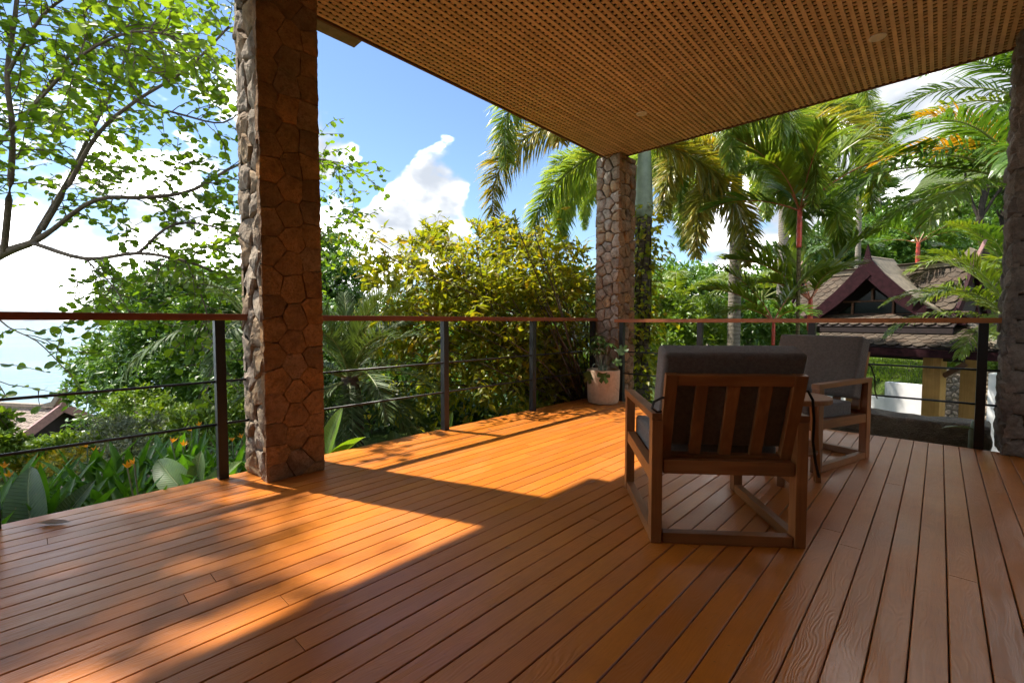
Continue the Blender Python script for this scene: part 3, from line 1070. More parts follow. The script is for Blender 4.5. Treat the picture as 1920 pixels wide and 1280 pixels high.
# ------------------------------------------------------------------ planter
pot_c = (-3.135, 5.055)
pt = thing('plant_pot', 'sandy beige round plant pot at the far corner of the terrace', 'plant pot', (pot_c[0], pot_c[1], 0))
MB().lathe([(0.001, 0.002), (0.168, 0.002), (0.186, 0.012), (0.198, 0.05), (0.206, 0.25), (0.209, 0.425), (0.206, 0.432), (0.198, 0.430), (0.192, 0.38), (0.001, 0.38)], 48).build('vessel', M['pot'], pt, smooth=True)
MB().lathe([(0.001, 0.381), (0.188, 0.381), (0.188, 0.386), (0.10, 0.395), (0.001, 0.39)], 24).build('soil', M['soil'], pt, smooth=True)


# ------------------------------------------------------------------ foliage tools
def unit(v):
    return v / np.maximum(1e-9, np.linalg.norm(v, axis=-1, keepdims=True))


LANCE = (np.array([(0, 0, 0), (.32, .17, .05), (.36, 0, 0), (.32, -.17, .05), (.70, .13, .00), (.72, 0, -.05), (.70, -.13, .00), (1, 0, -.16)], float),
         np.array([(0, 2, 1), (0, 3, 2), (1, 2, 5), (1, 5, 4), (2, 3, 6), (2, 6, 5), (4, 5, 7), (5, 6, 7)]))
SIMPLE = (np.array([(0, 0, 0), (.45, .22, .07), (.5, 0, 0), (.45, -.22, .07), (1, 0, -.12)], float),
          np.array([(0, 2, 1), (0, 3, 2), (2, 4, 1), (3, 4, 2)]))
BILOBE = (np.array([(0, 0, 0), (.02, .20, .05), (.22, .44, .12), (.55, .50, .13), (.85, .36, .06), (1.0, .17, -.02), (.86, .02, -.05),
                    (.02, -.20, .05), (.22, -.44, .12), (.55, -.50, .13), (.85, -.36, .06), (1.0, -.17, -.02), (.45, 0, -.02)], float),
          np.array([(12, 1, 0), (12, 2, 1), (12, 3, 2), (12, 4, 3), (12, 5, 4), (12, 6, 5), (12, 0, 7), (12, 7, 8), (12, 8, 9), (12, 9, 10), (12, 10, 11), (12, 11, 6)]))
STRAPW = 0.11


def scatter(tpl, pos, xd, nr, sc_, wsc=None):
    TV, TF = tpl
    pos, xd, nr = np.asarray(pos, float), unit(np.asarray(xd, float)), np.asarray(nr, float)
    Y = unit(np.cross(nr, xd))
    Zv = np.cross(xd, Y)
    s = np.asarray(sc_, float).reshape(-1, 1, 1)
    ws = 1.0 if wsc is None else np.asarray(wsc, float).reshape(-1, 1, 1)
    V = pos[:, None, :] + s * (TV[None, :, 0:1] * xd[:, None, :] + ws * TV[None, :, 1:2] * Y[:, None, :] + TV[None, :, 2:3] * Zv[:, None, :])
    n, k = len(pos), len(TV)
    F = TF[None] + (np.arange(n) * k)[:, None, None]
    return V.reshape(-1, 3), F.reshape(-1, TF.shape[1])


def rand_dirs(n, rg):
    return unit(rg.normal(size=(n, 3)))


def curve_pts(ctrl, n):
    """smooth curve through control points"""
    c = [np.array(p, float) for p in ctrl]
    if len(c) == 2:
        return [c[0] + (c[1] - c[0]) * i / n for i in range(n + 1)]
    out = []
    segs = len(c) - 1
    for i in range(n + 1):
        g_ = i / n * segs
        k = min(int(g_), segs - 1)
        t = g_ - k
        p0 = c[max(k - 1, 0)]
        p1, p2 = c[k], c[k + 1]
        p3 = c[min(k + 2, segs)]
        out.append(0.5 * ((2 * p1) + (-p0 + p2) * t + (2 * p0 - 5 * p1 + 4 * p2 - p3) * t * t + (-p0 + 3 * p1 - 3 * p2 + p3) * t ** 3))
    return out


def grow_twigs(limbs, rg, per_m, twig_len, leaf_step, start=0.25, droop=0.25, up=0.15, sub=True):
    """limbs: list of (points, radius). Returns twig tubes and leaf seats (pos, dir, side)"""
    twigs, seats = [], []
    for pts, r0 in limbs:
        pts = [np.asarray(p, float) for p in pts]
        L = sum(np.linalg.norm(b - a) for a, b in zip(pts[:-1], pts[1:]))
        nt = max(2, int(L * per_m))
        for q in range(nt):
            f = start + (1 - start) * (q + rg.uniform(0, 1)) / nt
            f = min(f, 0.999)
            g_ = f * (len(pts) - 1)
            k = int(g_)
            p = pts[k] + (pts[min(k + 1, len(pts) - 1)] - pts[k]) * (g_ - k)
            d = unit(pts[min(k + 1, len(pts) - 1)] - pts[max(k - 1, 0)])
            rd = rand_dirs(1, rg)[0]
            rd = unit(rd - d * rd.dot(d) * 0.7)
            dr = unit(d * rg.uniform(0.3, 1.0) + rd + np.array([0, 0, up]))
            tl = twig_len * rg.uniform(0.5, 1.25)
            stack = [(p, dr, tl, r0 * 0.35 * (1 - 0.5 * f), 0)]
            while stack:
                p, dr, tl, rr, lev = stack.pop()
                ns = max(3, int(tl / 0.11))
                line = [p]
                for s_ in range(ns):
                    dr = unit(dr + rg.normal(size=3) * 0.16 + np.array([0, 0, -droop * (s_ + 1) / ns * 0.35]))
                    line.append(line[-1] + dr * tl / ns)
                    if sub and lev == 0 and rg.uniform() < 0.42 and s_ > 0:
                        rd = rand_dirs(1, rg)[0]
                        stack.append((line[-1], unit(dr + rd * 0.9), tl * rg.uniform(0.3, 0.55), rr * 0.6, 1))
                twigs.append((line, rr))
                m = max(2, int(tl / leaf_step))
                for s_ in range(m):
                    ff = (s_ + 1) / m
                    if ff < 0.2 and lev == 0:
                        continue
                    g_ = ff * (len(line) - 1)
                    k = min(int(g_), len(line) - 2)
                    pp = line[k] + (line[k + 1] - line[k]) * (g_ - k)
                    seats.append((pp, unit(line[k + 1] - line[k]), 1 if s_ % 2 else -1))
    return twigs, seats


def tubes(lines, n=5):
    mb = MB()
    for pts, r in lines:
        k = len(pts)
        mb.tube([tuple(p) for p in pts], [max(0.0012, r * (1 - 0.6 * i / max(1, k - 1))) for i in range(k)], n, cap=False)
    return mb


def seats_to_leaves(seats, rg, size, hang=0.5, spread=0.9):
    P = np.array([s[0] for s in seats])
    T = np.array([s[1] for s in seats])
    sd = np.array([s[2] for s in seats], float)[:, None]
    side = unit(np.cross(T, np.array([0, 0, 1.0])) + 1e-6) * sd
    xd = unit(T * 0.45 + side * spread + rg.normal(size=P.shape) * 0.35 + np.array([0, 0, -hang]))
    nr = unit(np.array([0, 0, 1.0]) + rg.normal(size=P.shape) * 0.45)
    s = size * rg.uniform(0.6, 1.2, len(P))
    return P, xd, nr, s


def leaf_objects(parent, tpl, P, xd, nr, s, mat, idx, name='leaf'):
    """single leaves as parts that share one mesh"""
    me = mesh_np(name, tpl[0], tpl[1], True)
    xd = unit(xd)
    Y = unit(np.cross(nr, xd))
    Zv = np.cross(xd, Y)
    for i in idx:
        o = link(name, me, mat, parent)
        m = Matrix.Identity(4)
        for r in range(3):
            m[r][0], m[r][1], m[r][2], m[r][3] = xd[i][r] * s[i], Y[i][r] * s[i], Zv[i][r] * s[i], P[i][r]
        o.matrix_local = m


def clump_leaves(clumps, n, rg, size, outward=0.7, shell=(0.55, 1.05), gap=0.45):
    """leaf seats through lumpy crown volumes: clumps = [(centre, (rx, ry, rz))]"""
    vol = np.array([r[0] * r[1] + r[1] * r[2] + r[0] * r[2] for _, r in clumps])
    cnt = (n * vol / vol.sum()).astype(int)
    Ps, Xs, Ns = [], [], []
    for (c, r), k in zip(clumps, cnt):
        d = rand_dirs(int(k * 1.9) + 4, rg)
        # tufts: leaves gather round a limited set of twig ends
        nt = max(6, k // 22)
        td = rand_dirs(nt, rg)
        td[:, 2] = np.where(td[:, 2] < -0.45, -td[:, 2], td[:, 2])
        tr = rg.uniform(shell[0], shell[1], nt)
        which = rg.integers(0, nt, k)
        base = td[which] * tr[which][:, None]
        p = base + rg.normal(size=(k, 3)) * 0.11
        Ps.append(np.array(c) + p * np.array(r))
        Xs.append(unit(td[which] * outward + rg.normal(size=(k, 3)) * 0.6 + np.array([0, 0, -0.15])))
        Ns.append(unit(np.array([0, 0, 1.0]) + td[which] * 0.6 + rg.normal(size=(k, 3)) * 0.5))
    P, X, N = np.concatenate(Ps), np.concatenate(Xs), np.concatenate(Ns)
    return P, X, N, size * rg.uniform(0.6, 1.25, len(P))


def bushy(name, label, cat, base, clumps, n, size, mat, seed, tpl=SIMPLE, trunk_r=0.08, bark='bark_dark', group=None, outward=0.7, wsc=1.0):
    """a tree or shrub: trunk and limbs to each clump, crown of single leaves"""
    rg = np.random.default_rng(seed)
    t_ = thing(name, label, cat, base, 0, group)
    b = np.array(base, float)
    cl = [(np.array(c, float) - b, r) for c, r in clumps]
    mean = np.mean([c for c, _ in cl], axis=0)
    fork = np.array([mean[0] * 0.3, mean[1] * 0.3, mean[2] * 0.35])
    lines = [([np.array([0, 0, -0.3]), fork * 0.5 + rg.normal(size=3) * 0.03, fork], trunk_r)]
    for c, r in cl:
        mid = fork + (c - fork) * 0.5 + rg.normal(size=3) * 0.12 * np.linalg.norm(c - fork)
        lines.append((curve_pts([fork, mid, c], 6), trunk_r * 0.55))
        for _ in range(5):
            e = c + rand_dirs(1, rg)[0] * np.array(r) * 0.8
            lines.append((curve_pts([mid, (mid + e) / 2 + rg.normal(size=3) * 0.08, e], 4), trunk_r * 0.2))
    tubes(lines, 6).build('trunk', M[bark], t_, smooth=True)
    P, X, N, S_ = clump_leaves(cl, n, rg, size, outward)
    V, F = scatter(tpl, P, X, N, S_, np.full(len(P), wsc))
    o = link('crown', mesh_np('crown', V, F), mat, t_)
    setp(o, kind='stuff')
    return t_


# ---------------------------------------------------------------- fronds
def frond_mesh(L, a0, droop, nleaf, ll, lw, style, seed, lift=0.25, ang=52, curl=0.0, hang=0.6, start=0.18, rr=0.014):
    rg = np.random.default_rng(seed)
    N = 18
    pts = [np.zeros(3)]
    yaw = 0.0
    for i in range(N):
        t = (i + 0.5) / N
        a = a0 - droop * t ** 1.25
        yaw += curl / N
        pts.append(pts[-1] + L / N * np.array([math.cos(a) * math.cos(yaw), math.cos(a) * math.sin(yaw), math.sin(a)]))
    pts = np.array(pts)
    tt = start + (1 - start) * (np.arange(nleaf) + rg.uniform(0, 0.9, nleaf)) / nleaf
    tt = np.clip(tt, 0, 0.999)
    g_ = tt * N
    k = g_.astype(int)
    p = pts[k] + (pts[k + 1] - pts[k]) * (g_ - k)[:, None]
    T = unit(pts[k + 1] - pts[k])
    S = unit(np.cross(np.array([0, 0, 1.0]), T) + 1e-9)
    U = np.cross(T, S)
    prof = np.clip(np.sin(np.pi * (0.10 + 0.84 * (tt - start) / (1 - start))), 0.12, 1) ** 0.75
    ln = ll * prof * rg.uniform(0.82, 1.1, nleaf)
    if style == 'fox':
        psi = rg.uniform(0, 2 * PI, nleaf)
        d = unit(T * rg.uniform(0.55, 0.9, nleaf)[:, None] + S * np.cos(psi)[:, None] + U * np.sin(psi)[:, None] * 0.9)
    else:
        sd = np.where(np.arange(nleaf) % 2 == 0, 1.0, -1.0)
        an = math.radians(ang) * (1 - 0.45 * tt) + rg.normal(size=nleaf) * (0.09 if style == 'pin' else 0.05)
        lf = lift + rg.normal(size=nleaf) * (0.10 if style == 'pin' else 0.18)
        d = unit(T * np.cos(an)[:, None] + S * (sd * np.sin(an))[:, None] + U * lf[:, None])
    W = unit(np.cross(d, U + rg.normal(size=d.shape) * 0.25) + 1e-9)
    segs = 4
    q = p.copy()
    dd = d.copy()
    rows = [(q.copy(), 0.35)]
    gv = np.array([0, 0, -1.0])
    for s_ in range(segs):
        dd = unit(dd + gv * hang * (s_ + 0.4) / segs * rg.uniform(0.6, 1.3, nleaf)[:, None])
        q = q + dd * (ln / segs)[:, None]
        rows.append((q.copy(), (0.95, 1.0, 0.72, 0.0)[s_]))
    V = np.zeros((nleaf, 2 * segs + 1, 3))
    for i, (q_, wf) in enumerate(rows[:-1]):
        V[:, 2 * i] = q_ - W * (lw * wf / 2)
        V[:, 2 * i + 1] = q_ + W * (lw * wf / 2)
    V[:, 2 * segs] = rows[-1][0]
    TF = []
    for i in range(segs - 1):
        a = 2 * i
        TF += [(a, a + 1, a + 3), (a, a + 3, a + 2)]
    TF.append((2 * segs - 2, 2 * segs - 1, 2 * segs))
    TF = np.array(TF)
    F = (TF[None] + (np.arange(nleaf) * (2 * segs + 1))[:, None, None]).reshape(-1, 3)
    V = V.reshape(-1, 3)
    # rachis
    RV, RF = [], []
    n = 5
    for i, q_ in enumerate(pts):
        Tn = unit(pts[min(i + 1, N)] - pts[max(i - 1, 0)])
        S1 = unit(np.cross(np.array([0, 0, 1.0]), Tn) + 1e-9)
        U1 = np.cross(Tn, S1)
        r = rr * (1 - 0.85 * i / N)
        for a in range(n):
            RV.append(q_ + (S1 * math.cos(2 * PI * a / n) + U1 * math.sin(2 * PI * a / n)) * r)
    for i in range(N):
        for a in range(n):
            x0, x1 = i * n + a, i * n + (a + 1) % n
            RF += [(x0, x1, x1 + n), (x0, x1 + n, x0 + n)]
    off = len(V)
    V = np.concatenate([V, np.array(RV)])
    F2 = np.array(RF) + off
    mats = np.concatenate([np.zeros(len(F), int), np.ones(len(F2), int)])
    return mesh_np('frond', V, np.concatenate([F, F2]), False, mats)


FCACHE = {}


def frond(parent, loc, az, key, mats, scale=1.0, roll=0.0, pitch=0.0):
    """key: tuple of frond_mesh arguments"""
    ck = (key, mats[0].name, mats[1].name)
    if ck not in FCACHE:
        FCACHE[ck] = frond_mesh(*key[0], **dict(key[1]))
    o = link('frond', FCACHE[ck], list(mats), parent)
    o.location = loc
    o.rotation_euler = (roll, pitch, az)
    o.scale = (scale, scale, scale)
    return o


def palm_trunk(t_, pts, radii, mat, name='trunk', n=14):
    cp = curve_pts(pts, 16)
    k = len(pts) - 1
    rs = [np.interp(i / 16 * k, range(len(radii)), radii) for i in range(17)]
    return MB().tube([tuple(p) for p in cp], rs, n).build(name, mat, t_, smooth=True)


def K(*a, **kw):
    return (a, tuple(sorted(kw.items())))


# ------------------------------------------------------------------ potted plant
rg = np.random.default_rng(3)
pp = thing('potted_plant', 'leafy split leaf plant growing in the beige pot', 'plant', (pot_c[0], pot_c[1], 0.392))


def umbrella(parent, tip, n, size, mat):
    for k in range(n):
        az = 2 * PI * k / n + rg.uniform(-0.2, 0.2)
        xd = np.array([math.cos(az), math.sin(az), -0.35 + rg.uniform(-0.15, 0.15)])
        leaf_objects(parent, LANCE, np.array([tip]), xd[None], np.array([[0, 0, 1.0]]) + rg.normal(size=(1, 3)) * 0.1, [size * rg.uniform(0.8, 1.15)], mat, [0])


stem_lines = []
for (dx, dy, h_) in ((-0.06, 0.02, 0.30), (-0.02, -0.05, 0.36), (-0.11, -0.03, 0.24), (0.03, 0.03, 0.33), (-0.08, 0.05, 0.37), (-0.12, 0.06, 0.30), (0.0, -0.08, 0.25), (-0.04, -0.02, 0.42)):
    tip = np.array([dx * 1.5, dy * 1.5, h_ + 0.05])
    stem_lines.append((curve_pts([(dx * 0.4, dy * 0.4, -0.02), (dx * 0.8, dy * 0.7, h_ * 0.6), tip], 6), 0.008))
    umbrella(pp, tip, 8, 0.135, M['leaf_pot'])


def monstera_tpl():
    V = [(0, 0, 0)]
    ring = []
    n = 22
    for i in range(n):
        a = -PI * 0.90 + 2 * PI * 0.90 * i / (n - 1)
        r = 0.52 * (1 - 0.15 * abs(math.sin(a)))
        if i % 4 == 2 and 2 < i < n - 3:
            r *= 0.45
        ring.append((0.42 + r * math.cos(a), r * 0.95 * math.sin(a), -0.16 * (math.cos(a) > 0) * math.cos(a) ** 2 + 0.05 * abs(math.sin(a))))
    V += [(0.38, 0, 0.02)] + ring
    F = [(1, i + 2, i + 3) for i in range(n - 1)] + [(0, 2, 1), (0, 1, n + 1)]
    return (np.array(V, float), np.array(F))


MON = monstera_tpl()
cam_side = np.array([0.53, -0.85, 0])
for (p, xd, nr, s_) in (((0.09, -0.16, 0.04), (0.45, -0.45, -0.85), (0.5, -0.8, 0.55), 0.19), ((-0.07, -0.20, 0.02), (-0.05, -0.3, -1.0), (0.4, -0.85, 0.25), 0.17),
                        ((0.20, 0.02, 0.26), (0.5, 0.1, 0.35), (0.4, -0.8, 0.5), 0.16), ((0.16, 0.0, 0.18), (0.55, -0.25, -0.3), (0.35, -0.6, 0.7), 0.15)):
    stem_lines.append((curve_pts([(0.02, 0.0, -0.02), (p[0] * 0.6, p[1] * 0.6, max(0.12, p[2] * 0.9 + 0.05)), p], 6), 0.006))
    leaf_objects(pp, MON, np.array([p]), np.array([xd], float), np.array([nr], float), [s_], M['leaf_pot'], [0])
tubes(stem_lines, 6).build('stems', M['crownshaft'], pp, smooth=True)


# ------------------------------------------------------------------ big-leaved and strap-leaved plants beside the deck
def blade_mesh(Lf, Wf, curve, fold, seed, tipr=0.9, n=9, wave=0.02):
    """broad paddle leaf lying along +x, rising then arching"""
    rg_ = np.random.default_rng(seed)
    V, F = [], []
    ph = rg_.uniform(0, 6)
    for i in range(n + 1):
        t = i / n
        a = -curve * t
        x = Lf * (math.sin(curve * t) / curve if abs(curve) > 1e-3 else t)
        z = -Lf * ((1 - math.cos(curve * t)) / curve if abs(curve) > 1e-3 else 0)
        wd = Wf * 2.55 * (t + 0.004) ** 0.62 * max(0.0, 1 - t) ** 0.72
        for k in (-2, -1, 0, 1, 2):
            y = wd / 2 * k / 2
            V.append((x + fold * 0.2 * abs(y), y, z + abs(y) * fold + wave * Wf * math.sin(ph + 9 * t + k) * abs(k) / 2))
    for i in range(n):
        for k in range(4):
            a = i * 5 + k
            F.append((a, a + 1, a + 6, a + 5))
    return mesh_np('leaf', V, F, True)


BLADES = [blade_mesh(1, 0.34, 0.7, 0.35, 1), blade_mesh(1, 0.38, 1.0, 0.25, 2), blade_mesh(1, 0.28, 0.4, 0.45, 3)]


def blade(parent, me, loc, az, elev, L, mat, roll=0.0, name='leaf', wsc=1.0):
    o = link(name, me.copy() if len(me.materials) and me.materials[0] is not mat else me, None, parent)
    if len(o.data.materials) == 0:
        o.data.materials.append(mat)
    else:
        o.data.materials[0] = mat
    q = Quaternion((0, 0, 1), az) @ Quaternion((0, 1, 0), -elev) @ Quaternion((1, 0, 0), roll)
    o.rotation_mode = 'QUATERNION'
    o.rotation_quaternion = q
    o.location = loc
    o.scale = (L, L * wsc, L)
    return o


BL = {}


def banana(label, base, leaves, mat):
    t_ = thing('broad_leaf_plant', label, 'plant', base, 0, 'broad leaved plants along the deck edge')
    for i, (az, el, L, roll, k) in enumerate(leaves):
        ck = (k, mat.name)
        if ck not in BL:
            BL[ck] = BLADES[k].copy()
            BL[ck].materials.append(mat)
        blade(t_, BL[ck], (0.02 * math.cos(az), 0.02 * math.sin(az), 0.02), math.radians(az), math.radians(el), L, mat, math.radians(roll))
    MB().tube([(0, 0, -0.25), (0, 0, 0.0), (0.005, 0, 0.1)], [0.03, 0.028, 0.015], 8).build('stem', M['crownshaft'], t_, smooth=True)
    return t_


banana('broad paddle leaves rising by the first post left of the near column', (-3.80, 0.77, -0.27),
       [(214, 44, 0.56, -48, 0), (48, 50, 0.44, 50, 2), (238, 22, 0.44, -30, 2), (150, 72, 0.40, 0, 2)], M['leaf_banana'])
banana('dark broad leaves crowding the deck edge at the left picture border', (-3.78, 0.02, -0.32),
       [(205, 62, 0.60, -50, 0), (60, 38, 0.40, 45, 0), (35, 18, 0.40, 25, 0), (240, 35, 0.5, -40, 0), (110, 60, 0.44, 25, 2)], M['leaf_banana_dark'])
banana('upright bright broad leaves just right of the near column', (-3.74, 1.66, -0.28),
       [(75, 82, 0.62, 30, 2), (62, 60, 0.52, -40, 0), (50, 42, 0.40, 20, 0), (140, 60, 0.4, 0, 2)], M['leaf_blade'])
banana('low broad leaves showing above the deck edge below the palm', (-3.80, 2.42, -0.42),
       [(60, 40, 0.46, 20, 0), (30, 55, 0.40, -30, 2), (150, 60, 0.5, 10, 0)], M['leaf_banana'])
banana('upright leaves above the deck edge beside the second post', (-3.76, 2.95, -0.34),
       [(80, 78, 0.44, 30, 2), (130, 60, 0.40, 0, 2)], M['leaf_blade'])
banana('upright bright leaves beside the third post of the long railing', (-3.74, 4.33, -0.30),
       [(80, 82, 0.52, 20, 2), (160, 60, 0.40, 0, 2)], M['leaf_blade'])
banana('dark glossy leaves at the foot of the far corner column', (-2.75, 5.72, -0.25),
       [(-10, 50, 0.5, 10, 1), (-60, 62, 0.52, 0, 1), (60, 60, 0.5, 0, 1), (20, 35, 0.42, 20, 0)], M['leaf_banana_dark'])
banana('dark leaves in the gap under the second armchair beyond the deck', (-1.35, 5.75, -0.32),
       [(-20, 40, 0.5, 10, 1), (-80, 55, 0.4, 0, 0), (170, 45, 0.45, 0, 1), (40, 60, 0.5, 20, 0), (-40, 65, 0.45, 0, 2)], M['leaf_banana_dark'])
banana('small blue green leaf lying on the dark rock by the right post', (0.24, 5.62, 0.085),
       [(200, 18, 0.24, 10, 0), (120, 12, 0.2, 0, 0)], M['leaf_silver'])
banana('low dark leaves at the foot of the right column', (0.30, 5.68, -0.25),
       [(200, 50, 0.32, 10, 1), (260, 42, 0.34, 0, 0), (310, 50, 0.3, 0, 2)], M['leaf_banana_dark'])

STRAPS = [blade_mesh(1, 0.115, 0.5, 0.5, 11, n=7), blade_mesh(1, 0.10, 0.9, 0.5, 12, n=7), blade_mesh(1, 0.125, 0.25, 0.4, 13, n=7)]
for s_ in STRAPS:
    s_.materials.append(M['leaf_strap'])
flower_me = MB()
for k in range(6):
    a = k * PI / 3
    flower_me.add([(0, 0, 0), (0.016 * math.cos(a - 0.5), 0.016 * math.sin(a - 0.5), 0.02), (0.030 * math.cos(a), 0.030 * math.sin(a), 0.035 + 0.008 * (k % 2)), (0.016 * math.cos(a + 0.5), 0.016 * math.sin(a + 0.5), 0.02)], [(0, 1, 2, 3)])
flower_me = flower_me.mesh('flower')
flower_me.materials.append(M['flower'])
rs = random.Random(21)
spots = []
y = -0.75
while y < 1.5:
    for x in (-3.78, -4.02, -4.28, -4.55, -4.85):
        xx, yy = x + rs.uniform(-0.09, 0.09), y + rs.uniform(-0.12, 0.12)
        if (abs(xx + 3.82) < 0.16 and (abs(yy - 0.77) < 0.16 or abs(yy - 0.02) < 0.25)) or (-3.66 < xx and yy > 0.9):
            continue
        if xx > -3.66:
            continue
        spots.append((xx, yy))
    y += 0.26
ORD = ['first', 'second', 'third', 'fourth', 'fifth', 'sixth', 'seventh', 'eighth', 'ninth', 'tenth', 'eleventh', 'twelfth']
spots = [p for p in spots if p[1] > -0.10 - 0.55 * (-3.5 - p[0])]
count = {}
for i, (xx, yy) in enumerate(sorted(spots, key=lambda p: -p[1])):
    fl = i % 4 == 1
    row = 'the row nearest the deck' if xx > -3.90 else 'the second row' if xx > -4.15 else 'the middle row' if xx > -4.42 else 'the fourth row' if xx > -4.70 else 'the back row'
    count[(row, fl)] = count.get((row, fl), 0) + 1
    t_ = thing('strap_leaf_plant', ORD[count[(row, fl)] - 1] + (' orange flowered' if fl else ' plain green') + ' strap leaved plant from the near column in ' + row, 'plant', (xx, yy, -0.46), 0,
               'strap leaved plants in the bed beside the deck')
    for k in range(13):
        az = k * 2.4 + rs.uniform(-0.4, 0.4)
        blade(t_, STRAPS[k % 3], (0.03 * math.cos(az), 0.03 * math.sin(az), 0.0), az, math.radians(rs.uniform(52, 84)), rs.uniform(0.42, 0.64), M['leaf_strap'], rs.uniform(-0.6, 0.6))
    if fl:
        for k in range(2):
            h_ = rs.uniform(0.46, 0.60)
            p = (rs.uniform(-0.08, 0.08), rs.uniform(-0.08, 0.08))
            st_ = MB().tube([(0, 0, 0), (p[0], p[1], h_)], 0.005, 5).build('stalk', M['crownshaft'], t_)
            o = link('flower', flower_me, None, st_)
            o.location = (p[0], p[1], h_)
            o.rotation_euler = (rs.uniform(-0.6, 0.6), rs.uniform(-0.6, 0.6), 0)

# low stone garden wall behind the bed
gw = thing('garden_wall', 'low grey stone edging wall behind the strap leaved bed', 'wall', (-5.35, -1.4, -0.5))
MB().box(-0.16, 0.16, 0, 3.4, -0.6, 0.13).build('core', M['mortar_pale'], gw)
rr_ = random.Random(4)
xf = Matrix(((0, 0, 1, 0.155), (1, 0, 0, 0), (0, 1, 0, -0.2), (0, 0, 0, 1)))
face_stones(gw, 3.4, 0.34, [(rr_.uniform(0, 3.4), rr_.uniform(0, 0.34)) for _ in range(70)], 0.01, xf, M['stone_grey'], 0.03, 0.006, rr_)
xf = Matrix(((1, 0, 0, -0.16), (0, 1, 0, 0), (0, 0, 1, 0.125), (0, 0, 0, 1)))
face_stones(gw, 0.33, 3.4, [(rr_.uniform(0, .33), rr_.uniform(0, 3.4)) for _ in range(50)], 0.01, xf, M['stone_grey'], 0.03, 0.006, rr_)

# rough block of rock beyond the right railing
bm = bmesh.new()
bmesh.ops.create_cube(bm, size=1.0)
bmesh.ops.subdivide_edges(bm, edges=list(bm.edges), cuts=14, use_grid_fill=True)
for v in bm.verts:
    p = v.co.copy()
    v.co.x *= 1.55
    v.co.y *= 0.36
    v.co.z *= 0.52
    q = Vector((v.co.x * 3.2, v.co.y * 3.2, v.co.z * 3.2))
    d = 0.035 * mnoise.noise(q) + 0.020 * mnoise.noise(q * 2.7) + 0.010 * mnoise.noise(q * 7)
    rnd_edge = (abs(p.x) > 0.46) + (abs(p.y) > 0.46) + (abs(p.z) > 0.46)
    v.co += p.normalized() * (d - 0.012 * max(0, rnd_edge - 1))
me = bpy.data.meshes.new('rock_block')
bm.to_mesh(me)
bm.free()
me.polygons.foreach_set('use_smooth', [True] * len(me.polygons))
o = link('rock_block', me, M['rock'])
o.location = (-0.42, 5.86, -0.12)
o.rotation_euler = (0, 0, math.radians(-1.5))
setp(o, 'long dark mossy rock block beyond the deck under the right railing', 'rock')

# fallen leaves on the deck
for (x, y, rz, s_, lab) in ((-3.18, 2.75 + 0.28, 0.4, 0.05, 'small curled dead leaf on the sunlit planks near the second post'),
                            (-1.43, 1.47, 1.2, 0.035, 'tiny dead leaf on the shaded planks in the middle of the deck'),
                            (-3.36, 0.0, 0.9, 0.16, 'long dry brown leaf at the left end of the deck edge')):
    tpl = LANCE[0].copy()
    tpl[:, 2] = 0.22 * (tpl[:, 0] - 0.5) ** 2 + np.abs(tpl[:, 1]) * 0.5 + 0.01
    tpl[:, 2] -= tpl[:, 2].min()
    o = link('dead_leaf', mesh_np('dead_leaf', tpl * s_, LANCE[1], True), M['deadleaf'])
    o.location = (x, y, 0.003)
    o.rotation_euler = (0, 0, rz)
    setp(o, lab, 'leaf', 'dead leaves on the deck')

# ------------------------------------------------------------------ near tree on the left
def limb(pts, r, jit=0.0):
    return (curve_pts([tuple(at(*p)) for p in pts], max(8, 4 * (len(pts) - 1))), r)


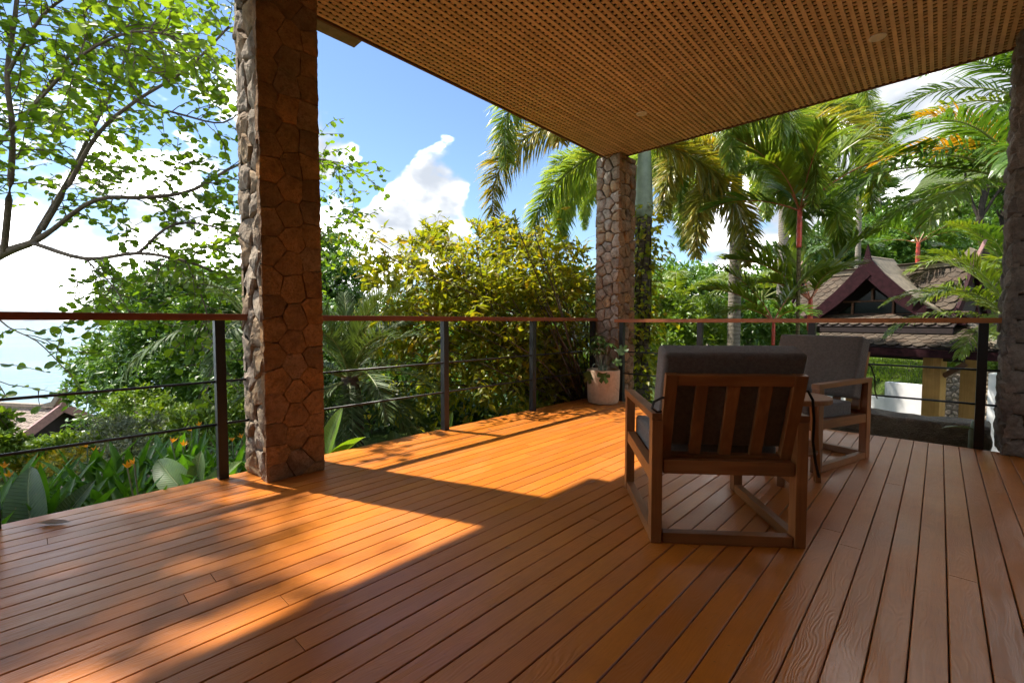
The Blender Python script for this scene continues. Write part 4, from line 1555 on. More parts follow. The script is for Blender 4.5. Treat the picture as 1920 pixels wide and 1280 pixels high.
rg = np.random.default_rng(42)
tb_base = at(-330, 950, 6.9)
tree_base = Vector((tb_base.x, tb_base.y, ground_z(tb_base.x, tb_base.y)))
lt = thing('leafy_tree', 'near tree with round notched leaves reaching over the left railing', 'tree', tree_base)
TB = np.array(tree_base)
LL = [limb([(-160, 560, 6.78), (0, 478, 6.52), (60, 455, 6.38), (100, 430, 6.38)], 0.075),
      limb([(60, 455, 6.38), (95, 395, 6.52), (135, 325, 6.78), (170, 250, 6.92), (215, 160, 7.05), (260, 40, 7.05)], 0.035),
      limb([(8, 470, 6.45), (20, 340, 6.12), (24, 245, 5.85), (14, 140, 5.72), (32, 0, 5.59), (30, -140, 5.59)], 0.040),
      limb([(60, 455, 6.38), (160, 485, 6.12), (260, 475, 5.99), (350, 490, 5.99), (430, 522, 6.12)], 0.032),
      limb([(100, 430, 6.38), (180, 375, 6.25), (280, 370, 6.12), (365, 355, 6.52), (450, 308, 7.45), (540, 300, 7.56), (610, 300, 8.16), (648, 318, 8.28)], 0.030),
      limb([(80, 430, 6.38), (130, 345, 6.25), (185, 250, 6.25), (255, 190, 6.38), (350, 130, 6.52), (430, 50, 6.65)], 0.032),
      limb([(170, 250, 6.92), (240, 120, 7.45), (330, 20, 7.85), (400, -80, 7.20)], 0.025),
      limb([(255, 190, 6.38), (340, 215, 6.65), (420, 230, 7.05), (470, 190, 7.32)], 0.018),
      limb([(260, 475, 5.99), (330, 420, 6.38), (420, 430, 7.45), (520, 470, 7.68), (600, 450, 8.28), (630, 400, 8.40)], 0.018),
      limb([(24, 245, 5.85), (90, 170, 5.32), (160, 100, 5.05), (250, 60, 4.92), (330, 70, 5.05)], 0.020),
      limb([(14, 140, 5.72), (80, 30, 5.32), (180, -40, 5.19)], 0.022),
      limb([(0, 478, 6.52), (-60, 330, 6.92), (-120, 150, 7.18), (-150, -60, 7.18)], 0.05),
      limb([(-60, 330, 6.92), (60, 200, 7.71), (150, 60, 7.44), (180, -120, 7.68)], 0.03),
      limb([(160, 485, 6.12), (215, 540, 5.85), (250, 600, 5.72)], 0.010),
      limb([(350, 490, 5.99), (380, 560, 5.85), (400, 640, 5.72), (420, 715, 5.59)], 0.010),
      limb([(-150, -60, 7.18), (-120, -260, 6.9), (-40, -460, 6.6)], 0.04),
      limb([(30, -140, 5.59), (60, -260, 6.2), (40, -380, 6.4)], 0.03)]
for _ in range(15):  # unseen upper limbs, added along the sun rays to dapple the deck
    hz = rg.uniform(7.0, 10.5)
    e = np.array([rg.uniform(-2.7, -1.5) - 0.565 * hz, rg.uniform(-1.7, 0.7) - 0.204 * hz, hz])
    s0 = np.array(at(-150, -60, 7.18)) if e[2] > 5.6 else np.array(at(-120, 150, 7.18))
    LL.append((curve_pts([s0, (s0 + e) / 2 + rg.normal(size=3) * 0.25, e], 8), 0.02))
trunk_line = curve_pts([TB - np.array([0, 0, 0.4]), TB + np.array([0.1, 0.1, 0.9]), np.array(at(-260, 640, 6.85)), np.array(at(-160, 560, 6.78))], 12)
loc = lambda P: [np.asarray(p) - TB for p in P]
tubes([(loc(trunk_line), 0.13)], 10).build('trunk', M['bark'], lt, smooth=True)
for pts, r in LL:
    tubes([(loc(pts), r)], 8).build('branch', M['bark'], lt, smooth=True)
LOW = [limb([(-40, 520, 6.52), (0, 600, 5.85), (70, 640, 5.72), (120, 690, 5.72)], 0.012),
      limb([(-60, 540, 6.52), (-20, 680, 5.59), (10, 740, 5.45)], 0.012)]
for pts, r in LOW:
    tubes([(loc(pts), r)], 8).build('branch', M['bark'], lt, smooth=True)
tw2, se2 = grow_twigs(LOW, rg, 2.4, 0.5, 0.085, start=0.4, droop=0.5, up=0.0)
twigs, seats = grow_twigs(LL[1:], rg, 11.5, 0.72, 0.076, start=0.18, droop=0.45, up=0.05)
twigs += tw2
seats += se2
tubes([(loc(p), max(0.0065, r * 0.8)) for p, r in twigs], 4).build('twigs', M['bark'], lt, smooth=True)
P, X, N_, S_ = seats_to_leaves(seats, rg, 0.097, hang=0.30)
P = P - TB
dist = np.linalg.norm(P + TB - np.array([0, 0, EYE]), axis=1)
near = np.argsort(dist)
# keep clear of the column and of the roofed terrace
wp = P + TB
ok = ~((wp[:, 0] > -3.75) & (wp[:, 1] > -3))
near = [i for i in near if ok[i]]
leaf_objects(lt, BILOBE, P, X, N_, S_, M['leaf_bauhinia'], near[:300])
rest = near[300:]
V, F = scatter(BILOBE, P[rest], X[rest], N_[rest], S_[rest])
o = link('crown', mesh_np('crown', V, F, True), M['leaf_bauhinia'], lt)
setp(o, kind='stuff')

# ------------------------------------------------------------------ yellow-green tree beyond the long railing
rg = np.random.default_rng(77)
yb_ = at(1100, 880, 6.3)
ybase = Vector((yb_.x, yb_.y, ground_z(yb_.x, yb_.y)))
YBARK = mat_stone('bark_brown', [(0.11, 0.085, 0.06), (0.11, 0.085, 0.06)], bscale=40, bstr=0.8, bdist=0.008)
yt = thing('yellow_green_tree', 'bushy tree with drooping yellow green leaves beyond the long railing', 'tree', ybase)
YB = np.array(ybase)
stems = []
extra = []
while len(extra) < 34:
    ex, ey = rg.uniform(690, 1105), 425 + 305 * rg.uniform(0, 1) ** 1.5
    top_ = np.interp(ex, [690, 740, 800, 860, 930, 1000, 1060, 1105], [470, 470, 440, 470, 430, 430, 470, 560])
    if ey > top_:
        extra.append((ex, ey, rg.uniform(5.5, 7.4)))
for (px, py, dp) in tuple(extra) + ((690, 440, 6.2), (700, 560, 5.8), (735, 520, 6.6), (800, 440, 6.6), (850, 500, 6.0), (890, 455, 7.2), (940, 435, 6.4), (985, 440, 7.0), (1040, 490, 6.4), (1080, 520, 7.0),
                     (1095, 560, 6.2), (860, 590, 5.6), (960, 560, 5.7), (780, 640, 5.6), (1040, 620, 5.8), (900, 680, 5.5), (1000, 680, 5.7), (740, 700, 5.7), (830, 720, 5.6), (1080, 660, 6.5), (990, 520, 6.2), (900, 540, 6.8), (1060, 470, 7.4), (1020, 450, 6.6), (960, 480, 6.2)):
    e = np.array(at(px, py, dp))
    f1 = YB + np.array([rg.normal() * 0.05, rg.normal() * 0.05, 0.25])
    mid = YB + (e - YB) * 0.5 + np.array([rg.normal() * 0.22, rg.normal() * 0.22, 0.10 * np.linalg.norm(e - YB)])
    stems.append((curve_pts([YB + rg.normal(size=3) * 0.04, f1, mid, e], 14), 0.015))
for pts, r in stems:
    tubes([([p - YB for p in pts], r)], 6).build('stem', YBARK, yt, smooth=True)
tubes([([np.array([0, 0, -0.4]), np.array([0, 0, 0.05]), np.array([0.02, 0.0, 0.3])], 0.075)], 8).build('trunk', M['bark_dark'], yt, smooth=True)
twigs, seats = grow_twigs(stems, rg, 7.0, 0.55, 0.062, start=0.36, droop=0.45, up=0.0)
tubes([([q - YB for q in p], max(0.002, r * 0.6)) for p, r in twigs], 3).build('twigs', M['bark_dark'], yt)
P, X, N_, S_ = seats_to_leaves(seats, rg, 0.135, hang=0.5, spread=0.95)
keep = ~((P[:, 0] > -3.62) & (P[:, 1] < 5.5))
P, X, N_, S_ = P[keep], X[keep], N_[keep], S_[keep]
ycl = [(np.array(at(a_, b_, c_)), (r_, r_, r_ * 0.85)) for a_, b_, c_, r_ in ((730, 520, 6.6, 0.5), (800, 490, 6.8, 0.55), (880, 500, 7.0, 0.6), (960, 480, 6.9, 0.6), (1030, 500, 6.9, 0.6), (1075, 560, 6.8, 0.5),
       (780, 580, 6.3, 0.55), (870, 580, 6.4, 0.6), (960, 570, 6.4, 0.6), (1040, 590, 6.5, 0.55), (820, 660, 6.2, 0.5), (920, 660, 6.2, 0.55), (1010, 670, 6.3, 0.5), (740, 640, 6.2, 0.45), (930, 440, 7.2, 0.4), (800, 445, 7.0, 0.3))]
P2, X2, N2, S2 = clump_leaves(ycl, 6500, rg, 0.135, outward=0.6, shell=(0.45, 1.08))
P, X, N_, S_ = np.concatenate([P, P2]), np.concatenate([X, X2]), np.concatenate([N_, N2]), np.concatenate([S_, S2])
V, F = scatter(SIMPLE, P - YB, X, N_, S_, np.full(len(P), 0.95))
o = link('crown', mesh_np('crown', V, F), M['leaf_yellow'], yt)
setp(o, kind='stuff')
print('yellow leaves', len(P))


# ------------------------------------------------------------------ palms
def gpt(px, depth):
    p = at(px, 700, depth)
    return Vector((p.x, p.y, ground_z(p.x, p.y)))


FOX, FOXY = (M['frond_fox'], M['rachis']), (M['frond_fox_yellow'], M['rachis'])
KF = [K(3.7, 1.0, 2.9, 820, 0.60, 0.030, 'fox', 1, hang=0.42, start=0.05, rr=0.034), K(3.6, 0.55, 2.4, 820, 0.60, 0.030, 'fox', 2, hang=0.42, start=0.05, rr=0.034),
      K(3.2, 0.0, 1.7, 760, 0.56, 0.030, 'fox', 3, hang=0.42, start=0.05, rr=0.034), K(3.0, 1.35, 2.6, 760, 0.56, 0.030, 'fox', 4, hang=0.42, start=0.05, rr=0.034)]


def foxtail(label, px, depth, top_py, shaft, r, fronds, lean=(0, 0), trunk_mat='palm_trunk', group='foxtail palms beyond the terrace'):
    b = gpt(px, depth)
    top = at(px, top_py, depth)
    t_ = thing('foxtail_palm', label, 'palm tree', b, 0, group)
    h_ = top.z - b.z
    hs = h_ - shaft
    palm_trunk(t_, [(lean[0], lean[1], -0.3), (lean[0] * 0.5, lean[1] * 0.5, hs * 0.5), (0, 0, hs)], [r * 1.25, r * 1.05, r * 0.95], M[trunk_mat])
    palm_trunk(t_, [(0, 0, hs - 0.02), (0, 0, hs + 0.12), (0, 0, hs + shaft * 0.6), (0, 0, h_)], [r * 1.02, r * 1.22, r * 0.95, r * 0.7], M['crownshaft'], 'crownshaft')
    for (az, k, s_, ms) in fronds:
        frond(t_, (0.04 * math.cos(math.radians(az)), 0.04 * math.sin(math.radians(az)), h_ - 0.05), math.radians(az), KF[k], ms, s_)
    return t_


# azimuths: camera's right is about 43 deg, away is 133 deg, left is 223 deg, towards camera 313 deg
foxtail('foxtail palm with green crownshaft right behind the far corner column', 1203, 7.6, 262, 1.25, 0.125,
        [(246, 0, 1.0, FOX), (225, 1, 1.0, FOXY), (268, 0, 0.9, FOXY), (205, 2, 0.9, FOX), (38, 0, 1.0, FOX), (15, 1, 0.95, FOX), (60, 2, 1.0, FOXY), (100, 0, 1.0, FOX), (160, 1, 1.0, FOX), (350, 0, 0.85, FOX)],
        trunk_mat='palm_trunk_dark')
foxtail('foxtail palm with pale ringed trunk standing between the corner column and the gate pavilion', 1374, 9.6, 320, 1.0, 0.12,
        [(223, 0, 0.9, FOX), (255, 1, 0.9, FOXY), (285, 0, 0.9, FOX), (315, 2, 0.95, FOX), (345, 1, 0.95, FOX), (15, 0, 0.95, FOXY), (50, 1, 1.0, FOX), (90, 0, 0.9, FOX), (140, 1, 0.9, FOX), (190, 0, 0.9, FOX), (270, 2, 1.0, FOXY), (335, 2, 1.0, FOX)])
foxtail('foxtail palm with drooping plumes behind the gate pavilion roof', 1462, 16.0, 232, 1.4, 0.16,
        [(223, 2, 1.05, FOX), (250, 0, 1.1, FOX), (290, 1, 1.1, FOX), (330, 0, 1.1, FOX), (10, 1, 1.1, FOX), (43, 0, 1.1, FOX), (80, 1, 1.05, FOX), (130, 2, 1.05, FOX), (180, 1, 1.05, FOX), (310, 2, 1.1, FOXY)])
foxtail('farther foxtail palm seen left of the corner column palm', 1150, 12.5, 330, 1.2, 0.12,
        [(a, k, 0.75, FOX) for a, k in ((223, 0), (260, 1), (300, 0), (340, 1), (20, 0), (60, 1), (100, 0), (150, 1), (190, 2))], group='foxtail palms beyond the terrace')

# red crownshaft palms
KR = [K(1.25, 1.15, 0.75, 64, 0.42, 0.036, 'pin', 5, lift=0.35, ang=48, hang=0.18, start=0.22, rr=0.012), K(1.25, 0.85, 0.95, 64, 0.42, 0.036, 'pin', 6, lift=0.35, ang=48, hang=0.22, start=0.22, rr=0.012),
      K(1.2, 0.5, 0.9, 60, 0.40, 0.036, 'pin', 7, lift=0.3, ang=48, hang=0.25, start=0.22, rr=0.012)]
RB = (M['frond_bright'], M['rachis_red'])
RBG = (M['frond_green'], M['rachis_red'])


def wax_palm(label, px, depth, top_py, shaft, r, fronds, base_py=None):
    b = gpt(px, depth)
    top = at(px, top_py, depth)
    h_ = top.z - b.z
    t_ = thing('red_stem_palm', label, 'palm tree', b, 0, 'slender palms with red crownshafts')
    palm_trunk(t_, [(0.03, 0.02, -0.3), (0.02, -0.01, h_ * 0.5), (0, 0, h_ - shaft)], [r, r * 0.9, r * 0.85], M['cane'], n=8)
    palm_trunk(t_, [(0, 0, h_ - shaft - 0.01), (0, 0, h_ - shaft * 0.5), (0, 0, h_)], [r * 1.15, r * 1.2, r * 0.9], M['redshaft'], 'crownshaft', n=8)
    for (az, k, s_, ms) in fronds:
        frond(t_, (0, 0, h_ - 0.03), math.radians(az), KR[k], ms, s_)
    return t_


wax_palm('tall slender palm with red crownshaft beside the gate pavilion gable', 1491, 6.7, 392, 0.55, 0.032,
         [(225, 0, 1.15, RB), (50, 0, 1.25, RB), (200, 2, 1.1, RBG), (20, 1, 1.3, RB), (300, 0, 1.0, RB), (120, 1, 1.1, RBG), (260, 1, 1.0, RB), (85, 2, 1.1, RBG)])
wax_palm('shorter red stemmed palm in front of the left end of the pavilion gable', 1515, 7.4, 560, 0.5, 0.036,
         [(225, 1, 1.3, RB), (43, 0, 1.25, RB), (245, 2, 1.3, RB), (70, 1, 1.2, RB), (300, 1, 0.8, RB), (130, 0, 1.1, RB), (190, 0, 1.1, RB)])
wax_palm('small red stemmed palm with spread fronds left of the gate pavilion', 1448, 6.7, 600, 0.36, 0.021,
         [(223, 1, 0.95, RB), (43, 0, 0.95, RB), (250, 2, 0.9, RB), (200, 0, 0.95, RB), (80, 1, 0.9, RB), (310, 2, 0.8, RBG)])
wax_palm('red stemmed palm on the slope above the pavilion ridge', 1712, 17.0, 455, 0.9, 0.06,
         [(a, k, 1.2, RBG) for a, k in ((0, 1), (50, 0), (110, 1), (170, 2), (223, 1), (280, 0), (330, 2))])
wax_palm('red stemmed palm half hidden behind the upturned ridge end', 1790, 18.0, 480, 0.8, 0.06,
         [(a, k, 1.2, RBG) for a, k in ((20, 1), (70, 0), (130, 1), (180, 2), (240, 1), (300, 0))])

# feather palms on the right
KA = [K(2.5, 0.55, 1.45, 96, 0.62, 0.040, 'pin', 8, lift=0.20, ang=60, hang=0.50, start=0.16, rr=0.020), K(2.4, 0.95, 1.6, 92, 0.60, 0.040, 'pin', 9, lift=0.25, ang=58, hang=0.45, start=0.16, rr=0.020),
      K(2.2, 0.2, 1.2, 88, 0.55, 0.040, 'pin', 10, lift=0.15, ang=60, hang=0.55, start=0.16, rr=0.018), K(2.3, 1.3, 1.1, 92, 0.55, 0.038, 'pin', 12, lift=0.3, ang=52, hang=0.3, start=0.16, rr=0.018)]
AG, AB, AY, AD = (M['frond_green'], M['rachis']), (M['frond_bright'], M['rachis']), (M['frond_gold'], M['rachis']), (M['frond_dark'], M['rachis'])


def feather(label, px, depth, top_py, r, fronds, keys=None, name='feather_palm', trunk='palm_trunk', group='feather palms beyond the terrace', shaft=0.0, cat='palm tree'):
    b = gpt(px, depth)
    top = at(px, top_py, depth)
    h_ = max(0.15, top.z - b.z)
    t_ = thing(name, label, cat, b, 0, group)
    palm_trunk(t_, [(0.0, 0.0, -0.3), (0.05, 0.03, h_ * 0.5), (0, 0, h_ - shaft)], [r * 1.2, r, r * 0.9], M[trunk], n=10)
    if shaft:
        palm_trunk(t_, [(0, 0, h_ - shaft - 0.01), (0, 0, h_ - shaft * 0.5), (0, 0, h_)], [r * 0.98, r * 1.1, r * 0.6], M['crownshaft'], 'crownshaft', n=10)
    for f_ in fronds:
        az, k, s_, ms = f_[:4]
        frond(t_, (0, 0, h_ - 0.04), math.radians(az), (keys or KA)[k], ms, s_, roll=f_[4] if len(f_) > 4 else 0.0)
    return t_


feather('large feather palm arching golden and green fronds from behind the right column', 1905, 6.6, 345, 0.07,
        [(228, 0, 1.2, AG), (240, 2, 1.05, AB), (205, 0, 1.2, AG), (205, 1, 0.9, AY), (262, 0, 0.95, AG), (190, 2, 1.0, AG), (235, 1, 1.05, AG), (285, 1, 0.8, AG), (43, 0, 1.0, AG), (90, 1, 1.0, AG), (140, 0, 1.0, AG), (170, 1, 1.1, AG), (195, 3, 0.8, AY)], shaft=0.5)
feather('tall feather palm leaning over the top of the right column', 1925, 7.8, 205, 0.08,
        [(228, 1, 1.0, AG), (205, 0, 0.9, AB), (250, 1, 0.9, AG), (180, 1, 1.0, AD), (215, 3, 1.0, AG), (43, 0, 1.0, AG), (90, 1, 1.0, AG), (130, 0, 1.0, AG), (240, 2, 0.85, AG)], shaft=0.5)
feather('bright feather palm beside the right end of the pavilion eave', 1895, 8.4, 610, 0.06,
        [(225, 1, 0.9, AB), (205, 0, 0.85, AB), (240, 2, 0.75, AB), (190, 1, 0.9, AB), (170, 3, 0.9, AB), (260, 0, 0.7, AB), (215, 3, 0.9, AB), (140, 1, 0.9, AB)], trunk='cane')
feather('young feather palm with pale fronds over the pavilion right ridge end', 1892, 10.5, 545, 0.07,
        [(225, 0, 0.95, AB), (210, 1, 1.0, AB), (240, 3, 0.9, AG), (190, 1, 1.0, AB), (170, 0, 0.9, AG), (255, 1, 0.9, AB), (223, 3, 1.0, AB)], trunk='cane')

# date palm just beyond the near column
KD = [K(1.25, 1.05, 1.3, 150, 0.26, 0.012, 'stiff', 13, lift=0.25, ang=50, hang=0.10, start=0.12, rr=0.011), K(1.3, 0.45, 1.4, 150, 0.26, 0.012, 'stiff', 14, lift=0.25, ang=50, hang=0.12, start=0.12, rr=0.011),
      K(1.25, -0.25, 1.0, 150, 0.25, 0.012, 'stiff', 15, lift=0.2, ang=50, hang=0.12, start=0.12, rr=0.011), K(1.2, 1.4, 0.8, 140, 0.25, 0.012, 'stiff', 16, lift=0.3, ang=45, hang=0.08, start=0.12, rr=0.011)]
DT = (M['frond_date'], M['rachis'])
rz_ = random.Random(8)
feather('dark green date palm with fine arching fronds beyond the near column', 655, 5.0, 705, 0.10,
        [(k * 137.5 % 360, (0, 1, 2, 3, 1, 2)[k % 6], rz_.uniform(0.85, 1.1), DT) for k in range(34)], KD, 'date_palm', 'palm_trunk_dark', None)

# coconut palms seen behind the dense tree
KC = [K(3.2, 0.6, 1.5, 110, 0.75, 0.045, 'pin', 17, lift=0.05, ang=62, hang=0.6, start=0.2, rr=0.03), K(3.2, 1.0, 1.5, 110, 0.75, 0.045, 'pin', 18, lift=0.1, ang=60, hang=0.5, start=0.2, rr=0.03),
      K(3.0, 0.1, 1.2, 100, 0.7, 0.045, 'pin', 19, lift=0.0, ang=60, hang=0.6, start=0.2, rr=0.03)]
CG = (M['frond_dark'], M['rachis'])
CGL = (M['frond_date'], M['rachis'])


def coco(label, px, depth, top_py, r, s_, n=12, ms=CG, lean=(0, 0)):
    return feather(label, px, depth, top_py, r, [(k * 137.5 % 360, k % 3, s_ * rz_.uniform(0.85, 1.1), ms) for k in range(n)], KC, 'coconut_palm', group='coconut palms in the distance')


coco('coconut palm with fronds showing left of the near column above the handrail', 470, 9.5, 600, 0.12, 0.75, 14, CGL)
coco('low palm with grey green fronds behind the yellow green tree', 1080, 12.0, 600, 0.12, 0.8, 12, CGL)
coco('hazy palm seen just right of the corner column palm trunk', 1262, 17.0, 575, 0.12, 0.9, 14, (M['frond_bright'], M['rachis']))
coco('hazy palm between the ringed trunk and the red stemmed palms', 1425, 18.0, 560, 0.12, 0.9, 14, (M['frond_bright'], M['rachis']))
coco('distant coconut palm low behind the date palm', 640, 15.0, 600, 0.12, 0.8, 12, CGL)

# tall thin palms on the hill
KT = [K(1.6, 1.0, 1.2, 70, 0.55, 0.06, 'pin', 20, lift=0.2, ang=50, hang=0.35, start=0.2, rr=0.03), K(1.6, 0.5, 1.3, 70, 0.55, 0.06, 'pin', 21, lift=0.2, ang=50, hang=0.4, start=0.2, rr=0.03)]


def tall(label, px, depth, top_py, r, s_, ms=AG):
    return feather(label, px, depth, top_py, r, [(k * 137.5 % 360, k % 2, s_ * rz_.uniform(0.85, 1.1), ms) for k in range(9)], KT, 'tall_palm', group='tall thin palms on the hill', shaft=1.0)


tall('tallest thin stemmed palm against the grey cloud', 1598, 19.0, 275, 0.10, 1.3)
tall('thin stemmed palm in front of the hill left of the pavilion gable', 1562, 21.0, 470, 0.10, 1.2, AD)
tall('thin stemmed palm rising behind the pavilion right roof', 1742, 24.0, 400, 0.12, 1.5, AD)
tall('thin stemmed palm beside the golden fronds on the hill', 1790, 26.0, 390, 0.12, 1.5, AD)


def fan_palm(label, px, depth, top_py, r, s_):
    b = gpt(px, depth)
    top = at(px, top_py, depth)
    h_ = top.z - b.z
    t_ = thing('fan_palm', label, 'palm tree', b, 0, 'fan palms on the hill')
    palm_trunk(t_, [(0.15, 0.1, -0.3), (0.1, 0, h_ * 0.5), (0, 0, h_)], [r * 1.1, r, r * 0.9], M['palm_trunk'], n=8)
    rg_ = np.random.default_rng(int(px))
    for k in range(26):
        az = k * 2.4
        el = 1.2 - 1.9 * (k / 26)
        d = np.array([math.cos(az) * math.cos(el), math.sin(az) * math.cos(el), math.sin(el)])
        c = d * 0.9 * s_
        S = unit(np.cross(d, [0, 0, 1]))
        U = np.cross(S, d)
        nb_ = 14
        an = np.linspace(-1.5, 1.5, nb_)
        xd = np.cos(an)[:, None] * d + np.sin(an)[:, None] * S - np.array([0, 0, 0.15])
        V, F = scatter(SIMPLE, np.repeat(c[None], nb_, 0), xd, np.repeat(U[None], nb_, 0) + rg_.normal(size=(nb_, 3)) * 0.1, np.full(nb_, 0.75 * s_), np.full(nb_, 0.35))
        stalk = np.array([[0, 0, 0], c + S * 0.02, c - S * 0.02])
        F = np.concatenate([F, np.array([[len(V), len(V) + 1, len(V) + 2]])])
        o = link('frond', mesh_np('frond', np.concatenate([V, stalk]), F), M['frond_dark'], t_)
        o.location = (0, 0, h_)
    return t_


fan_palm('fan palm with round crown low against the sky above the gate pavilion', 1637, 28.0, 372, 0.16, 1.0)
fan_palm('smaller fan palm partly behind the tall thin palm', 1612, 34.0, 385, 0.16, 1.0)

# climbing leaves on the corner palm trunk
rg = np.random.default_rng(9)
cb_ = gpt(1203, 7.6)
vt = thing('climbing_vine', 'leafy vine climbing the palm trunk behind the corner column', 'vine', cb_)
n = 1500
zz = rg.uniform(0.1, 3.6, n) ** 1.0
az = rg.uniform(0, 2 * PI, n)
rad_ = 0.14 + np.abs(rg.normal(size=n)) * 0.13 * (0.6 + 0.8 * np.sin(zz * 2.3 + az) ** 2)
P = np.stack([rad_ * np.cos(az), rad_ * np.sin(az), zz], 1)
od = np.stack([np.cos(az), np.sin(az), -0.5 * np.ones(n)], 1)
V, F = scatter(SIMPLE, P, od + rg.normal(size=(n, 3)) * 0.5, np.stack([np.cos(az), np.sin(az), 1 + 0 * az], 1) + rg.normal(size=(n, 3)) * 0.4, 0.13 * rg.uniform(0.6, 1.2, n), np.full(n, 1.2))
o = link('leaves', mesh_np('leaves', V, F), M['leaf_yellow'], vt)
setp(o, kind='stuff')
mb = MB()
for k in range(7):
    a = k * 0.9
    mb.tube([(0.13 * math.cos(a + z * 0.6), 0.13 * math.sin(a + z * 0.6), z) for z in np.linspace(0, 3.4, 14)], 0.010, 5)
mb.build('stems', M['bark_dark'], vt, smooth=True)

# ------------------------------------------------------------------ trees and shrubs of the background
def clumps_at(lst):
    return [(tuple(at(px, py, dp)), (r, r, r * 0.8) if isinstance(r, (int, float)) else r) for px, py, dp, r in lst]


def bush(name, label, cat, lst, n, size, mat, seed, base=None, **kw):
    cl = clumps_at(lst)
    c = np.mean([np.array(x) for x, _ in cl], axis=0)
    bx, by = (c[0], c[1]) if base is None else base
    bz = min(ground_z(bx, by), min(x[2] for x, _ in cl) - 0.3)
    return bushy(name, label, cat, (bx, by, bz), cl, n, size, M[mat], seed, **kw)


bush('dense_tree', 'dense dark green tree beyond the left railing beside the sea', 'tree',
     [(330, 570, 11.0, 1.1), (250, 590, 11.5, 0.8), (400, 620, 10.0, 1.0), (300, 660, 10.0, 1.1), (210, 680, 10.5, 0.7), (380, 700, 9.0, 0.9), (270, 740, 9.5, 0.9), (350, 540, 12.0, 0.8), (430, 560, 12.0, 0.9), (180, 735, 10.0, 0.5), (420, 740, 9.0, 0.7)],
     26000, 0.16, 'leaf_dense', 101, trunk_r=0.14)
bush('dense_tree', 'broad crowned tree rising behind the near column', 'tree',
     [(560, 560, 15, 1.6), (620, 540, 15, 1.3), (500, 590, 14, 1.4), (590, 630, 13, 1.3), (650, 600, 15, 1.0), (615, 480, 15.5, 1.0)], 16000, 0.20, 'leaf_dense', 102, trunk_r=0.18)
bush('dense_tree', 'low green tree filling the gap under the long handrail', 'tree',
     [(720, 660, 9.5, 0.9), (800, 690, 9.5, 0.9), (660, 720, 9, 0.8), (760, 740, 8.5, 0.8), (860, 740, 8.5, 0.8), (940, 740, 8.6, 0.8), (1020, 730, 9, 0.8), (700, 780, 8, 0.7), (880, 670, 10, 0.9), (980, 660, 10.5, 0.9), (1060, 700, 9.5, 0.7)],
     20000, 0.15, 'leaf_dense', 103, trunk_r=0.10)
bush('dense_tree', 'dark round tree behind the yellow green tree', 'tree',
     [(960, 590, 14, 1.5), (1060, 575, 14, 1.3), (860, 600, 14, 1.3), (1100, 610, 13, 1.0), (780, 610, 14.5, 1.0)], 11000, 0.22, 'leaf_deep', 104, trunk_r=0.16)
bush('shrub', 'dark shrub low behind the date palm', 'shrub',
     [(620, 760, 7.0, 0.6), (690, 790, 6.6, 0.5), (760, 790, 7.0, 0.5), (840, 790, 7.0, 0.5), (920, 790, 7.2, 0.5), (560, 720, 8.5, 0.8), (620, 680, 9.5, 0.9)], 9000, 0.13, 'leaf_deep', 120, trunk_r=0.05)
bush('shrub', 'broad green shrub low beyond the stone edging left of the near column', 'shrub',
     [(440, 820, 7.5, 0.6), (380, 790, 8.5, 0.7), (310, 780, 9.0, 0.7), (240, 790, 9.0, 0.7), (470, 700, 8.5, 0.8), (500, 760, 8.0, 0.7)], 9000, 0.13, 'leaf_dense', 121, trunk_r=0.05)
# shrubs below the left railing
bush('shrub', 'yellow green shrub in front of the tiled roof at the left', 'shrub',
     [(60, 868, 6.5, 0.36), (130, 850, 6.5, 0.36), (190, 855, 6.2, 0.38), (30, 890, 6.0, 0.36), (110, 875, 6.0, 0.34)], 5200, 0.12, 'leaf_bright', 105, trunk_r=0.03, tpl=LANCE)
bush('shrub', 'golden leaved shrub above the low garden wall', 'shrub',
     [(60, 885, 5.8, 0.28), (120, 880, 5.7, 0.30), (170, 870, 5.6, 0.26), (30, 895, 5.7, 0.24), (150, 895, 5.5, 0.2)], 2600, 0.085, 'leaf_gold', 106, trunk_r=0.02, tpl=LANCE)
bush('shrub', 'grey twiggy shrub left of the broad leaves', 'shrub',
     [(205, 820, 6.0, 0.35), (250, 810, 6.0, 0.32), (190, 890, 5.2, 0.25), (235, 850, 5.6, 0.3)], 2600, 0.06, 'leaf_silver', 107, trunk_r=0.02, tpl=LANCE)
bush('shrub', 'mid green shrub behind the stone edging near the column', 'shrub',
     [(400, 800, 6.5, 0.4), (440, 770, 6.8, 0.45), (350, 810, 6.8, 0.4), (300, 800, 7.2, 0.45), (260, 775, 7.6, 0.5)], 5200, 0.10, 'leaf_bright', 108, trunk_r=0.03, tpl=LANCE)
bush('shrub', 'pale green leaves at the left picture border', 'shrub',
     [(-30, 850, 5.4, 0.30), (-20, 810, 5.8, 0.2), (-60, 780, 5.6, 0.3)], 1800, 0.13, 'leaf_bright', 110, trunk_r=0.03, tpl=LANCE)
